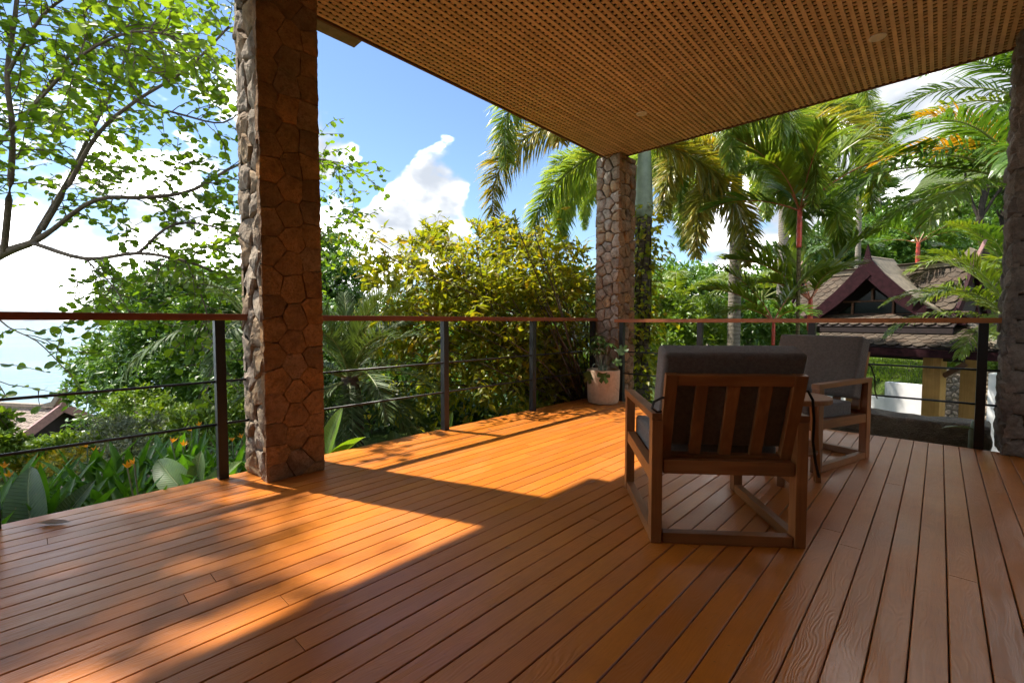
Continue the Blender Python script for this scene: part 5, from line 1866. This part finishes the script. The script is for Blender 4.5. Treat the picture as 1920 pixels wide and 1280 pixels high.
# behind the corner column and the right railing
bush('shrub', 'yellow green undergrowth between the corner column and the ringed palm', 'shrub',
     [(1235, 590, 10.5, 0.7), (1270, 640, 10, 0.7), (1310, 610, 11, 0.8), (1240, 680, 9.5, 0.6), (1330, 660, 10.5, 0.7)], 8000, 0.16, 'leaf_bright', 111, trunk_r=0.05, tpl=LANCE)
bush('shrub', 'glossy undergrowth right of the ringed palm trunk', 'shrub',
     [(1400, 640, 11.5, 0.7), (1430, 610, 12, 0.8), (1470, 640, 12, 0.7), (1390, 600, 12.5, 0.8)], 7000, 0.18, 'leaf_dense', 112, trunk_r=0.05, tpl=LANCE)
for i, (lst, n, s_, mt, lab) in enumerate((
        ([(1260, 560, 20, 1.8), (1330, 560, 21, 1.8), (1200, 580, 20, 1.6), (1390, 570, 20, 1.5)], 9000, 0.30, 'leaf_dense', 'leafy tree seen behind the ringed palm trunk'),
        ([(1500, 540, 21, 1.6), (1560, 520, 23, 1.8), (1450, 560, 20, 1.4), (1540, 480, 25, 1.6)], 9000, 0.30, 'leaf_deep', 'dark tree behind the red stemmed palms'),
        ([(1650, 470, 24, 1.8), (1600, 490, 23, 1.5), (1700, 480, 24, 1.7), (1670, 440, 27, 1.8)], 10000, 0.30, 'leaf_dense', 'green tree just above the pavilion gable'),
        ([(1760, 480, 24, 1.6), (1810, 470, 24, 1.6), (1790, 440, 28, 2.0), (1850, 450, 26, 2.0)], 11000, 0.28, 'leaf_bright', 'bright green tree on the hill beside the right column'),
        ([(1840, 390, 34, 2.6), (1780, 420, 36, 2.6), (1880, 400, 32, 2.4), (1720, 440, 38, 2.4)], 9000, 0.42, 'leaf_bright', 'pale tree highest on the wooded hill'),
        ([(1600, 455, 38, 2.6), (1540, 470, 38, 2.6), (1660, 450, 40, 2.6), (1480, 500, 36, 2.6)], 9000, 0.42, 'leaf_deep', 'dark tree on the far hill behind the fan palms'),
        ([(1870, 560, 15, 1.2), (1850, 500, 16, 1.2), (1890, 440, 17, 1.4), (1880, 610, 14, 1.0)], 9000, 0.20, 'leaf_dense', 'leafy tree close behind the right column'),
        ([(1870, 300, 13, 1.0), (1905, 250, 13, 1.0), (1880, 380, 14, 1.0)], 5000, 0.18, 'leaf_dense', 'leafy tree behind the golden feather palm'),
        ([(1160, 600, 26, 2.4), (1060, 590, 28, 2.4), (960, 600, 30, 2.6), (860, 600, 30, 2.4)], 9000, 0.40, 'leaf_deep', 'far dark tree at the horizon behind the yellow green tree'),
        ([(760, 605, 32, 2.4), (680, 610, 32, 2.2), (600, 600, 30, 2.4), (520, 600, 30, 2.4)], 9000, 0.40, 'leaf_deep', 'far dark tree at the horizon right of the near column'),
        ([(420, 620, 26, 2.4), (360, 640, 26, 2.2), (480, 600, 26, 2.4)], 7000, 0.36, 'leaf_dense', 'far tree at the horizon left of the near column'))):
    bush('hill_tree', lab, 'tree', lst, n, s_, mt, 200 + i, trunk_r=0.22, group='trees behind the terrace')


# ------------------------------------------------------------------ Thai roofs
def tile_tpl(w_, L, th):
    """scale tile, rounded lower end; x across, y up the slope, z out"""
    out = [(-w_ / 2, L), (-w_ / 2, L * 0.38), (-w_ * 0.36, L * 0.14), (0, 0), (w_ * 0.36, L * 0.14), (w_ / 2, L * 0.38), (w_ / 2, L)]
    n = len(out)
    V = [(x, y, 0) for x, y in out] + [(x, y, th) for x, y in out]
    F = [tuple(range(n))[::-1], tuple(range(n, 2 * n))] + [(i, (i + 1) % n, n + (i + 1) % n, n + i) for i in range(n)]
    return V, F


def tile_spots(width, length, w_, row, inside, tw=0.0):
    """rows of staggered tile positions on a slope patch; inside(x, y) says where the patch has roof"""
    out = []
    r = 0
    y = 0.0
    while y < length:
        x = -width / 2 + (w_ / 2 if r % 2 else 0)
        while x <= width / 2 + 1e-6:
            if inside(x, y):
                out.append((x, y))
            x += w_
        y += row
        r += 1
    return out


def lay_tiles(parent, patch, spots, w_, row, mat, name='roof_tile', single=True, me=None):
    """patch: (origin, across, upslope) in the parent's frame"""
    O, A, U = [Vector(p) for p in patch]
    A, U = A.normalized(), U.normalized()
    Nn = A.cross(U).normalized()
    rt = random.Random(len(spots))
    V0, F0 = tile_tpl(w_ * 0.985, row * 2.1, 0.016)
    if single:
        if me is None:
            me = MB().add(V0, F0).mesh('roof_tile')
        for (x, y) in spots:
            o = link(name, me, mat, parent)
            p = O + A * x + U * y + Nn * 0.004
            tl = 0.10 + rt.uniform(-0.015, 0.015)
            U2 = (U * math.cos(tl) - Nn * math.sin(tl)).normalized()
            N2 = A.cross(U2)
            p = p + Nn * (math.sin(tl) * row * 2.1 * 0.9)
            o.matrix_local = Matrix(((A.x, U2.x, N2.x, p.x), (A.y, U2.y, N2.y, p.y), (A.z, U2.z, N2.z, p.z), (0, 0, 0, 1)))
        return me
    mb = MB()
    tl = 0.10
    U2 = (U * math.cos(tl) - Nn * math.sin(tl)).normalized()
    N2 = A.cross(U2)
    for (x, y) in spots:
        p = O + A * x + U * y + Nn * (0.004 + math.sin(tl) * row * 2.1 * 0.9)
        mb.add([p + A * v[0] + U2 * v[1] + N2 * v[2] for v in V0], F0)
    o = mb.build('roof_tiles', mat, parent)
    setp(o, kind='stuff')
    return None


def slab(poly, th):
    """thin roof board under the tiles"""
    p = [Vector(q) for q in poly]
    n = (p[1] - p[0]).cross(p[2] - p[0]).normalized()
    if n.z < 0:
        n = -n
    return MB().prism([q - n * th for q in p], n * th)


# gate pavilion: local x runs along its front (to the right), y runs away from the terrace, z = 0 at eye level datum of the yard
kS = 1.25
PO = Vector((-0.06 * kS, 10.93 * kS, 0))
pav_rz = math.atan2(-0.317, 0.948)
pv = thing('gate_pavilion', 'gate pavilion with steep maroon gable and scalloped tile roof right of the terrace', 'pavilion', (PO.x, PO.y, 0), pav_rz)


def zz_(z):
    return EYE + (z - EYE) * kS


def L3(u, off, z):
    """u along the front, off towards the camera, z height (at the unscaled survey distance)"""
    return Vector((u * kS, -off * kS, zz_(z)))


GZ = -1.9
# skirt roof, front slope and hips
front_top, front_bot = 0.02, 0.72
zt_, zb_ = 0.98, 0.60
ul0, ul1, ub0, ub1 = -2.35, 0.42, -2.98, 1.06
bk_top, bk_bot = -1.62, -2.25
TW, TR = 0.235, 0.135
sk = [(L3(ub0, front_bot, zb_), L3(ub1, front_bot, zb_), L3(ul1, front_top, zt_), L3(ul0, front_top, zt_)),
      (L3(ub1, front_bot, zb_), L3(ub1, bk_bot, zb_), L3(ul1, bk_top, zt_), L3(ul1, front_top, zt_)),
      (L3(ub0, bk_bot, zb_), L3(ub0, front_bot, zb_), L3(ul0, front_top, zt_), L3(ul0, bk_top, zt_)),
      (L3(ub1, bk_bot, zb_), L3(ub0, bk_bot, zb_), L3(ul0, bk_top, zt_), L3(ul1, bk_top, zt_))]
tile_me = None
for i, q in enumerate(sk):
    brd = slab(q, 0.03).build('skirt_roof', M['maroon_dark'], pv)
    O = (q[0] + q[1]) / 2
    A = (q[1] - q[0]).normalized()
    topm = (q[2] + q[3]) / 2
    U = topm - O
    U = (U - A * U.dot(A))
    wd, ln = (q[1] - q[0]).length, U.length
    xl0, xr0 = -wd / 2, wd / 2
    xl1, xr1 = (q[3] - O).dot(A), (q[2] - O).dot(A)

    def inside(x, y, xl0=xl0, xr0=xr0, xl1=xl1, xr1=xr1, ln=ln):
        f = min(1, y / ln)
        return xl0 + (xl1 - xl0) * f + 0.05 < x < xr0 + (xr1 - xr0) * f - 0.05 and y < ln - 0.05
    sp = tile_spots(wd, ln, TW, TR, inside)
    tile_me = lay_tiles(brd, (O, A, U), sp, TW, TR, M['tile'], single=(i == 0), me=tile_me) or tile_me
for a, b in ((sk[0][0], sk[0][3]), (sk[0][1], sk[0][2]), (sk[3][0], sk[3][3]), (sk[3][1], sk[3][2])):
    MB().beam(a + Vector((0, 0, 0.045)), b + Vector((0, 0, 0.045)), 0.13, 0.07).build('hip_cap', M['ridge'], pv, bevel=0.01)
for a, b in ((0, 1), (1, 2), (2, 3), (3, 0)):
    cs = [L3(ub0, front_bot, zb_), L3(ub1, front_bot, zb_), L3(ub1, bk_bot, zb_), L3(ub0, bk_bot, zb_)]
    MB().beam(cs[a] - Vector((0, 0, 0.11)), cs[b] - Vector((0, 0, 0.11)), 0.07, 0.16).build('eave_fascia', M['maroon'], pv)
# short upper tier in front, under the gable
u0, u1 = -2.42, 0.36
q = (L3(u0, 0.36, 0.955), L3(u1, 0.36, 0.955), L3(u1, 0.02, 1.13), L3(u0, 0.02, 1.13))
brd = slab(q, 0.03).build('upper_tier_roof', M['maroon_dark'], pv)
O = (q[0] + q[1]) / 2
U = (q[2] + q[3]) / 2 - O
wd, ln = (q[1] - q[0]).length, U.length
sp = tile_spots(wd, ln, TW, TR, lambda x, y: abs(x) < wd / 2 - 0.06 and y < ln - 0.02)
lay_tiles(brd, (O, q[1] - q[0], U), sp, TW, TR, M['tile'], me=tile_me)
MB().beam(q[0] - Vector((0, 0, 0.09)), q[1] - Vector((0, 0, 0.09)), 0.06, 0.11).build('tier_fascia', M['maroon_dark'], pv)
# main roof: ridge parallel to the front, slightly concave slopes made of two pitches
ry, rzz = -0.8, 2.04
uL, uR = -2.62, 0.20
uLb, uRb = -2.60, 0.24
rows = [(0.02, 1.13), (-0.36, 1.48), (ry, rzz)]
n_main = 0
for (o0, z0), (o1, z1) in zip(rows[:-1], rows[1:]):
    for side in (1, -1):
        f0, f1 = (o0, o1) if side == 1 else (2 * ry - o0, 2 * ry - o1)
        q = (L3(uLb, f0, z0), L3(uRb, f0, z0), L3(uR, f1, z1), L3(uL, f1, z1))
        brd = slab(q, 0.03).build('main_roof', M['maroon_dark'], pv)
        A = (q[1] - q[0]) if side == 1 else (q[0] - q[1])
        O = (q[0] + q[1]) / 2
        U = (q[2] + q[3]) / 2 - O
        wd, ln = A.length, U.length
        # the middle of the front slope lies under the cross gable
        if side == 1:
            cxg = (-0.97 - (uLb + uRb) / 2) * kS

            def ins(x, y, o0=o0, o1=o1, z0=z0, z1=z1, ln=ln, wd=wd, cxg=cxg):
                z = z0 + (z1 - z0) * y / ln
                half = 1.28 * (2.12 - z) / (2.12 - 1.05) * kS
                return abs(x) < wd / 2 - 0.05 and abs(x - cxg) > half - 0.16 and y < ln - 0.03
        else:
            def ins(x, y, wd=wd, ln=ln):
                return abs(x) < wd / 2 - 0.05 and y < ln - 0.03
        sp = tile_spots(wd, ln, TW, TR, ins)
        lay_tiles(brd, (O, A, U), sp, TW, TR, M['tile'], single=(side == 1), me=tile_me)
# ridge cap with upturned ends
pts = []
for u, dz in ((uL - 0.06, 0.26), (uL + 0.02, 0.10), (uL + 0.22, 0.02), (uL + 0.7, 0.0), (-1.2, 0.0), (uR - 0.7, 0.0), (uR - 0.30, 0.02), (uR - 0.10, 0.09), (uR + 0.02, 0.24)):
    pts.append(L3(u, ry, rzz + 0.05 + dz))
mb = MB()
for a, b in zip(pts[:-1], pts[1:]):
    d_ = (b - a).normalized() * 0.01
    mb.beam(a - d_, b + d_, 0.16, 0.13)
mb.build('ridge_cap', M['ridge'], pv, bevel=0.01)
for u, s_ in ((uR + 0.05, 1), (uL - 0.06, -1)):
    # end gable bargeboards, upturned tip
    for sd in (1, -1):
        mb = MB()
        prof = [(0.02, 1.08), (-0.20, 1.28), (-0.42, 1.55), (-0.62, 1.84), (ry, 2.20)]
        pr = [L3(u, o if sd == 1 else 2 * ry - o, z) for o, z in prof]
        for a, b in zip(pr[:-1], pr[1:]):
            mb.beam(a, b, 0.06, 0.17, up=(0, 0, 1))
        mb.build('end_bargeboard', M['maroon'], pv)
    MB().prism([L3(u - 0.02, ry, 2.10), L3(u - 0.02, ry + 0.09, 2.10), L3(u + 0.10 * s_, ry + 0.02, 2.48)], Vector((0.05 * kS, 0, 0))).build('finial', M['pink'], pv)
    mb = MB().prism([L3(u - 0.07 * s_, -0.02, 1.12), L3(u - 0.07 * s_, 2 * ry + 0.02, 1.12), L3(u - 0.07 * s_, ry, 2.05)], Vector((0.02 * s_, 0, 0)))
    mb.build('end_gable', M['maroon_dark'], pv)
# cross gable
ug = -0.97
ga = 0.10      # front plane
prof = [(1.46, 0.99), (1.13, 1.15), (0.83, 1.38), (0.54, 1.65), (0.27, 1.94), (0.0, 2.30)]
for sd in (1, -1):
    up_ = [(ug + sd * u, z) for u, z in prof]
    for (ua, za), (ub, zb2) in zip(up_[:-1], up_[1:]):
        back_a = ry * min(1, max(0.0, (za - 1.05) / 1.0)) - 0.02
        back_b = ry * min(1, max(0.0, (zb2 - 1.05) / 1.0)) - 0.02
        q = (L3(ua, ga + 0.05, za), L3(ub, ga + 0.05, zb2), L3(ub, back_b, zb2), L3(ua, back_a, za))
        slab(q, 0.04).build('gable_roof', M['ridge'], pv)
    mb = MB()
    n = len(up_)
    inner = []
    for i, (u, z) in enumerate(up_):
        inner.append((u - sd * (0.32 if i < n - 1 else 0.0) * (1 - 0.0 * i), z - (0.02 if i < n - 1 else 0.36)))
    for i in range(n - 1):
        poly = [L3(up_[i][0], ga + 0.06, up_[i][1]), L3(up_[i + 1][0], ga + 0.06, up_[i + 1][1]), L3(inner[i + 1][0], ga + 0.06, inner[i + 1][1]), L3(inner[i][0], ga + 0.06, inner[i][1])]
        mb.prism(poly, Vector((0, -0.07, 0)))
    mb.build('bargeboard', M['maroon'], pv)
    MB().prism([L3(ug + sd * 1.40, ga + 0.07, 1.0), L3(ug + sd * 1.26, ga + 0.07, 1.02), L3(ug + sd * 1.34, ga + 0.07, 1.16), L3(ug + sd * 1.52, ga + 0.07, 1.10), L3(ug + sd * 1.56, ga + 0.07, 1.36), L3(ug + sd * 1.60, ga + 0.07, 1.05)], Vector((0, -0.05, 0))).build('gable_foot', M['maroon'], pv)
MB().prism([L3(ug - 0.13, ga + 0.075, 2.0), L3(ug + 0.13, ga + 0.075, 2.0), L3(ug + 0.05, ga + 0.075, 2.28), L3(ug, ga + 0.075, 2.52), L3(ug - 0.05, ga + 0.075, 2.28)], Vector((0, -0.05, 0))).build('gable_finial', M['maroon'], pv)
MB().prism([L3(ug - 0.07, ga + 0.09, 1.93), L3(ug, ga + 0.09, 1.85), L3(ug + 0.07, ga + 0.09, 1.93), L3(ug, ga + 0.09, 2.01)], Vector((0, -0.05, 0))).build('gable_boss', M['maroon'], pv)
gy = -0.12
MB().prism([L3(ug - 1.1, gy, 1.03), L3(ug + 1.1, gy, 1.03), L3(ug, gy, 2.1)], Vector((0, 0.05, 0))).build('gable_wall', M['maroon_dark'], pv)
gwall = [o for o in pv.children if o.name.startswith('gable_wall')][0]
wd_ = lambda u0, u1, z0, z1, nm, mt, yy=gy + 0.03, th=-0.03: MB().prism([L3(u0, yy, z0), L3(u1, yy, z0), L3(u1, yy, z1), L3(u0, yy, z1)], Vector((0, th, 0))).build(nm, M[mt], gwall)
win = wd_(ug - 0.32, ug + 0.32, 1.20, 1.42, 'window', 'glass')
for poly in ([(-0.62, 1.20), (-0.36, 1.20), (-0.36, 1.40)], [(0.62, 1.20), (0.36, 1.40), (0.36, 1.20)], [(-0.26, 1.46), (-0.02, 1.46), (-0.02, 1.66)], [(0.26, 1.46), (0.02, 1.66), (0.02, 1.46)]):
    MB().prism([L3(ug + u, gy + 0.03, z) for u, z in poly], Vector((0, -0.03, 0))).build('window', M['glass'], gwall)
for args in ((-0.66, 0.66, 1.155, 1.19), (-0.5, 0.5, 1.425, 1.455), (-0.355, -0.325, 1.19, 1.425), (0.325, 0.355, 1.19, 1.425), (-0.018, 0.018, 1.455, 1.68)):
    wd_(ug + args[0], ug + args[1], args[2], args[3], 'window_bar', 'fascia', gy + 0.06, -0.05)
# posts, brace and inner beams
for (u, off) in ((0.02, 0.0), (-1.95, 0.0), (0.02, -1.62), (-1.95, -1.62)):
    p = L3(u, off, 0)
    pst = MB().box(p.x - 0.155, p.x + 0.155, p.y - 0.155, p.y + 0.155, GZ - 0.1, zz_(zb_) + 0.1).build('post', M['post_wood'], pv, bevel=0.012)
    if off == 0.0:
        MB().box(p.x - 0.035, p.x + 0.035, p.y - 0.175, p.y - 0.158, zz_(0.12), zz_(0.42)).build('post_cleat', M['post_wood'], pst)
MB().beam(L3(0.15, 0.0, 0.10), L3(0.42, 0.0, 0.33), 0.10, 0.10).build('brace', M['fascia'], pv)
MB().beam(L3(-2.2, 0.0, 0.42), L3(0.4, 0.0, 0.42), 0.12, 0.16).build('tie_beam', M['maroon_dark'], pv)
MB().beam(L3(-2.2, -1.62, 0.42), L3(0.4, -1.62, 0.42), 0.12, 0.16).build('tie_beam', M['maroon_dark'], pv)

# walls beside the pavilion (in its frame, but things of their own)
PM = Matrix.Translation((PO.x, PO.y, 0)) @ Matrix.Rotation(pav_rz, 4, 'Z')


def pav_thing(name, label, cat, u, off, z):
    p = PM @ L3(u, off, 0)
    return thing(name, label, cat, (p.x, p.y, z), pav_rz)


ww = pav_thing('white_wall', 'long white rendered wall below the lawn behind the pavilion post', 'wall', -2.01, -3.2, GZ)
MB().box(0, 1.75, 0, 0.22, 0, zz_(-0.46) - GZ).build('panel', M['white'], ww, bevel=0.006)
MB().box(-4.2, -0.005, 0.003, 0.217, 0, zz_(-0.86) - GZ).build('panel', M['white'], ww, bevel=0.006)
ww2 = pav_thing('white_wall', 'white gate wall between the stone wall and the right column', 'wall', 1.0, 1.1, GZ)
MB().box(0.0, 1.9, 0, 0.25, 0, zz_(0.29) - GZ).build('panel', M['white'], ww2, bevel=0.006)
MB().box(-0.005, 0.24, 0.254, 1.1, 0, zz_(0.285) - GZ).build('return', M['white'], ww2, bevel=0.006)
sw = pav_thing('stone_wall', 'tan rubble stone wall right of the pavilion post', 'wall', -0.92, -3.15, GZ)
HW = zz_(0.0) - GZ
MB().box(0.02, 1.6, 0.03, 0.3, 0, HW - 0.03).build('core', M['mortar_pale'], sw)
rr_ = random.Random(14)
seeds = []
for _ in range(1500):
    c = (rr_.uniform(0, 1.6), rr_.uniform(0, HW))
    if all((c[0] - s[0]) ** 2 + (c[1] - s[1]) ** 2 > 0.0115 for s in seeds):
        seeds.append(c)
xf = Matrix(((1, 0, 0, 0), (0, 0, -1, 0.03), (0, 1, 0, 0), (0, 0, 0, 1)))
face_stones(sw, 1.6, HW, seeds, 0.014, xf, M['wallstone'], 0.04, 0.014, rr_, bulge=0.9)

# lawn blades on the bank
rg = np.random.default_rng(31)
n = 26000
gx, gyy = rg.uniform(-6.5, 5.0, n), rg.uniform(17.0, 27, n)
kp = (gx + 0.075) * 0.317 + (gyy - 13.66) * 0.948 > 4.35
gx, gyy = gx[kp], gyy[kp]
n = len(gx)
P = np.stack([gx, gyy, np.array([ground_z(a, b) for a, b in zip(gx, gyy)])], 1)
V, F = scatter(SIMPLE, P, np.array([0, 0, 1.0]) + rg.normal(size=(n, 3)) * 0.45, rg.normal(size=(n, 3)), 0.16 * rg.uniform(0.6, 1.3, n), np.full(n, 0.35))
o = link('lawn_grass', mesh_np('lawn_grass', V, F), mat_leaf('lawn_blades', [(0.13, 0.24, 0.015), (0.19, 0.29, 0.015), (0.16, 0.26, 0.02)], 0.45, 0.5))
setp(o, 'bright lawn grass on the bank behind the white wall', 'lawn', kind='stuff')
bush('hedge_shrub', 'bright clipped shrub on the lawn behind the white gate wall', 'shrub',
     [(1850, 690, 13.5, 0.6), (1810, 690, 14, 0.6), (1880, 700, 13, 0.6), (1790, 685, 15, 0.6)], 6000, 0.13, 'leaf_bright', 301, trunk_r=0.04, tpl=LANCE)


# far roofs
def small_roof(name, label, ridge_a, ridge_b, run, drop, tw, tr, mat, finial, base_z, rake=0.35):
    """gabled tile roof: ridge from a to b, slopes of plan width run and height drop"""
    a, b = Vector(ridge_a), Vector(ridge_b)
    c = (a + b) / 2
    ax = (b - a)
    Lr = ax.length
    ang = math.atan2(ax.y, ax.x)
    t_ = thing(name, label, 'roof', (c.x, c.y, base_z), ang)
    z = a.z - base_z
    for sd in (1, -1):
        q = (Vector((-Lr / 2, sd * -run, z - drop)), Vector((Lr / 2, sd * -run, z - drop)), Vector((Lr / 2, 0, z)), Vector((-Lr / 2, 0, z)))
        slab(q, 0.05).build('roof_board', M['maroon_dark'], t_)
        O = (q[0] + q[1]) / 2
        U = Vector((0, 0, z)) - O
        A = (q[1] - q[0]) if sd == 1 else (q[0] - q[1])
        ln = U.length
        sp = tile_spots(Lr, ln, tw, tr, lambda x, y: abs(x) < Lr / 2 - tw / 2 and y < ln)
        lay_tiles(t_, (O, A, U), sp, tw, tr, mat, single=False)
    mb = MB()
    for x0, x1, d0, d1 in ((-Lr / 2, -Lr / 2 + 0.35, 0.55, 0.14), (-Lr / 2 + 0.35, -Lr / 2 + 0.9, 0.14, 0.0), (-Lr / 2 + 0.9, Lr / 2 - 0.9, 0, 0), (Lr / 2 - 0.9, Lr / 2 - 0.35, 0.0, 0.14), (Lr / 2 - 0.35, Lr / 2, 0.14, 0.55)):
        mb.beam((x0, 0, z + 0.08 + d0), (x1, 0, z + 0.08 + d1), 0.2, 0.2)
    mb.build('ridge_cap', M['ridge'], t_)
    for s_ in (1, -1):
        x = s_ * (Lr / 2 + 0.03)
        for sd in (1, -1):
            MB().beam((x, sd * -run * 1.02, z - drop), (x, 0, z + 0.1), 0.08, 0.30).build('bargeboard', M[finial], t_)
        MB().prism([(x - 0.04, -0.16, z), (x - 0.04, 0.16, z), (x + s_ * 0.20 - 0.04, 0, z + 0.95)], (0.08, 0, 0)).build('finial', M[finial], t_)
        MB().prism([(x - s_ * 0.25, -run * 0.95, z - drop), (x - s_ * 0.25, run * 0.95, z - drop), (x - s_ * 0.25, 0, z - 0.02)], (0.05, 0, 0)).build('gable', M['maroon_dark'], t_)
    MB().box(-Lr / 2 + 0.4, Lr / 2 - 0.4, -run * 0.85, run * 0.85, -1.5, z - drop).build('wall', M['white'], t_)
    return t_


a = at(118, 768, 17.0)
b = a + Vector((-5.2, -3.2, 0)) * 1.5
gz = ground_z((a.x + b.x) / 2, (a.y + b.y) / 2)
small_roof('tiled_roof', 'grey brown tiled roof with upturned gable tip below the left railing', b, a, 3.2, 2.1, 0.20, 0.16, M['tile_far'], 'pink', min(gz, a.z - 3.5))
a = at(1262, 664, 13.0)
b = a + Vector((2.2, 1.6, 0))
small_roof('tiled_roof', 'small tiled roof with pink spire behind the armchair back', a, b, 1.5, 1.0, 0.15, 0.12, M['tile_far'], 'pink', -2.2)
a = at(1318, 650, 24.0)
b = a + Vector((3.2, 2.4, 0))
small_roof('tiled_roof', 'far small roof between the railing posts behind the ringed palm', a, b, 1.6, 1.0, 0.2, 0.16, M['tile_far'], 'pink', -2.2)
print('objects', len(bpy.data.objects))
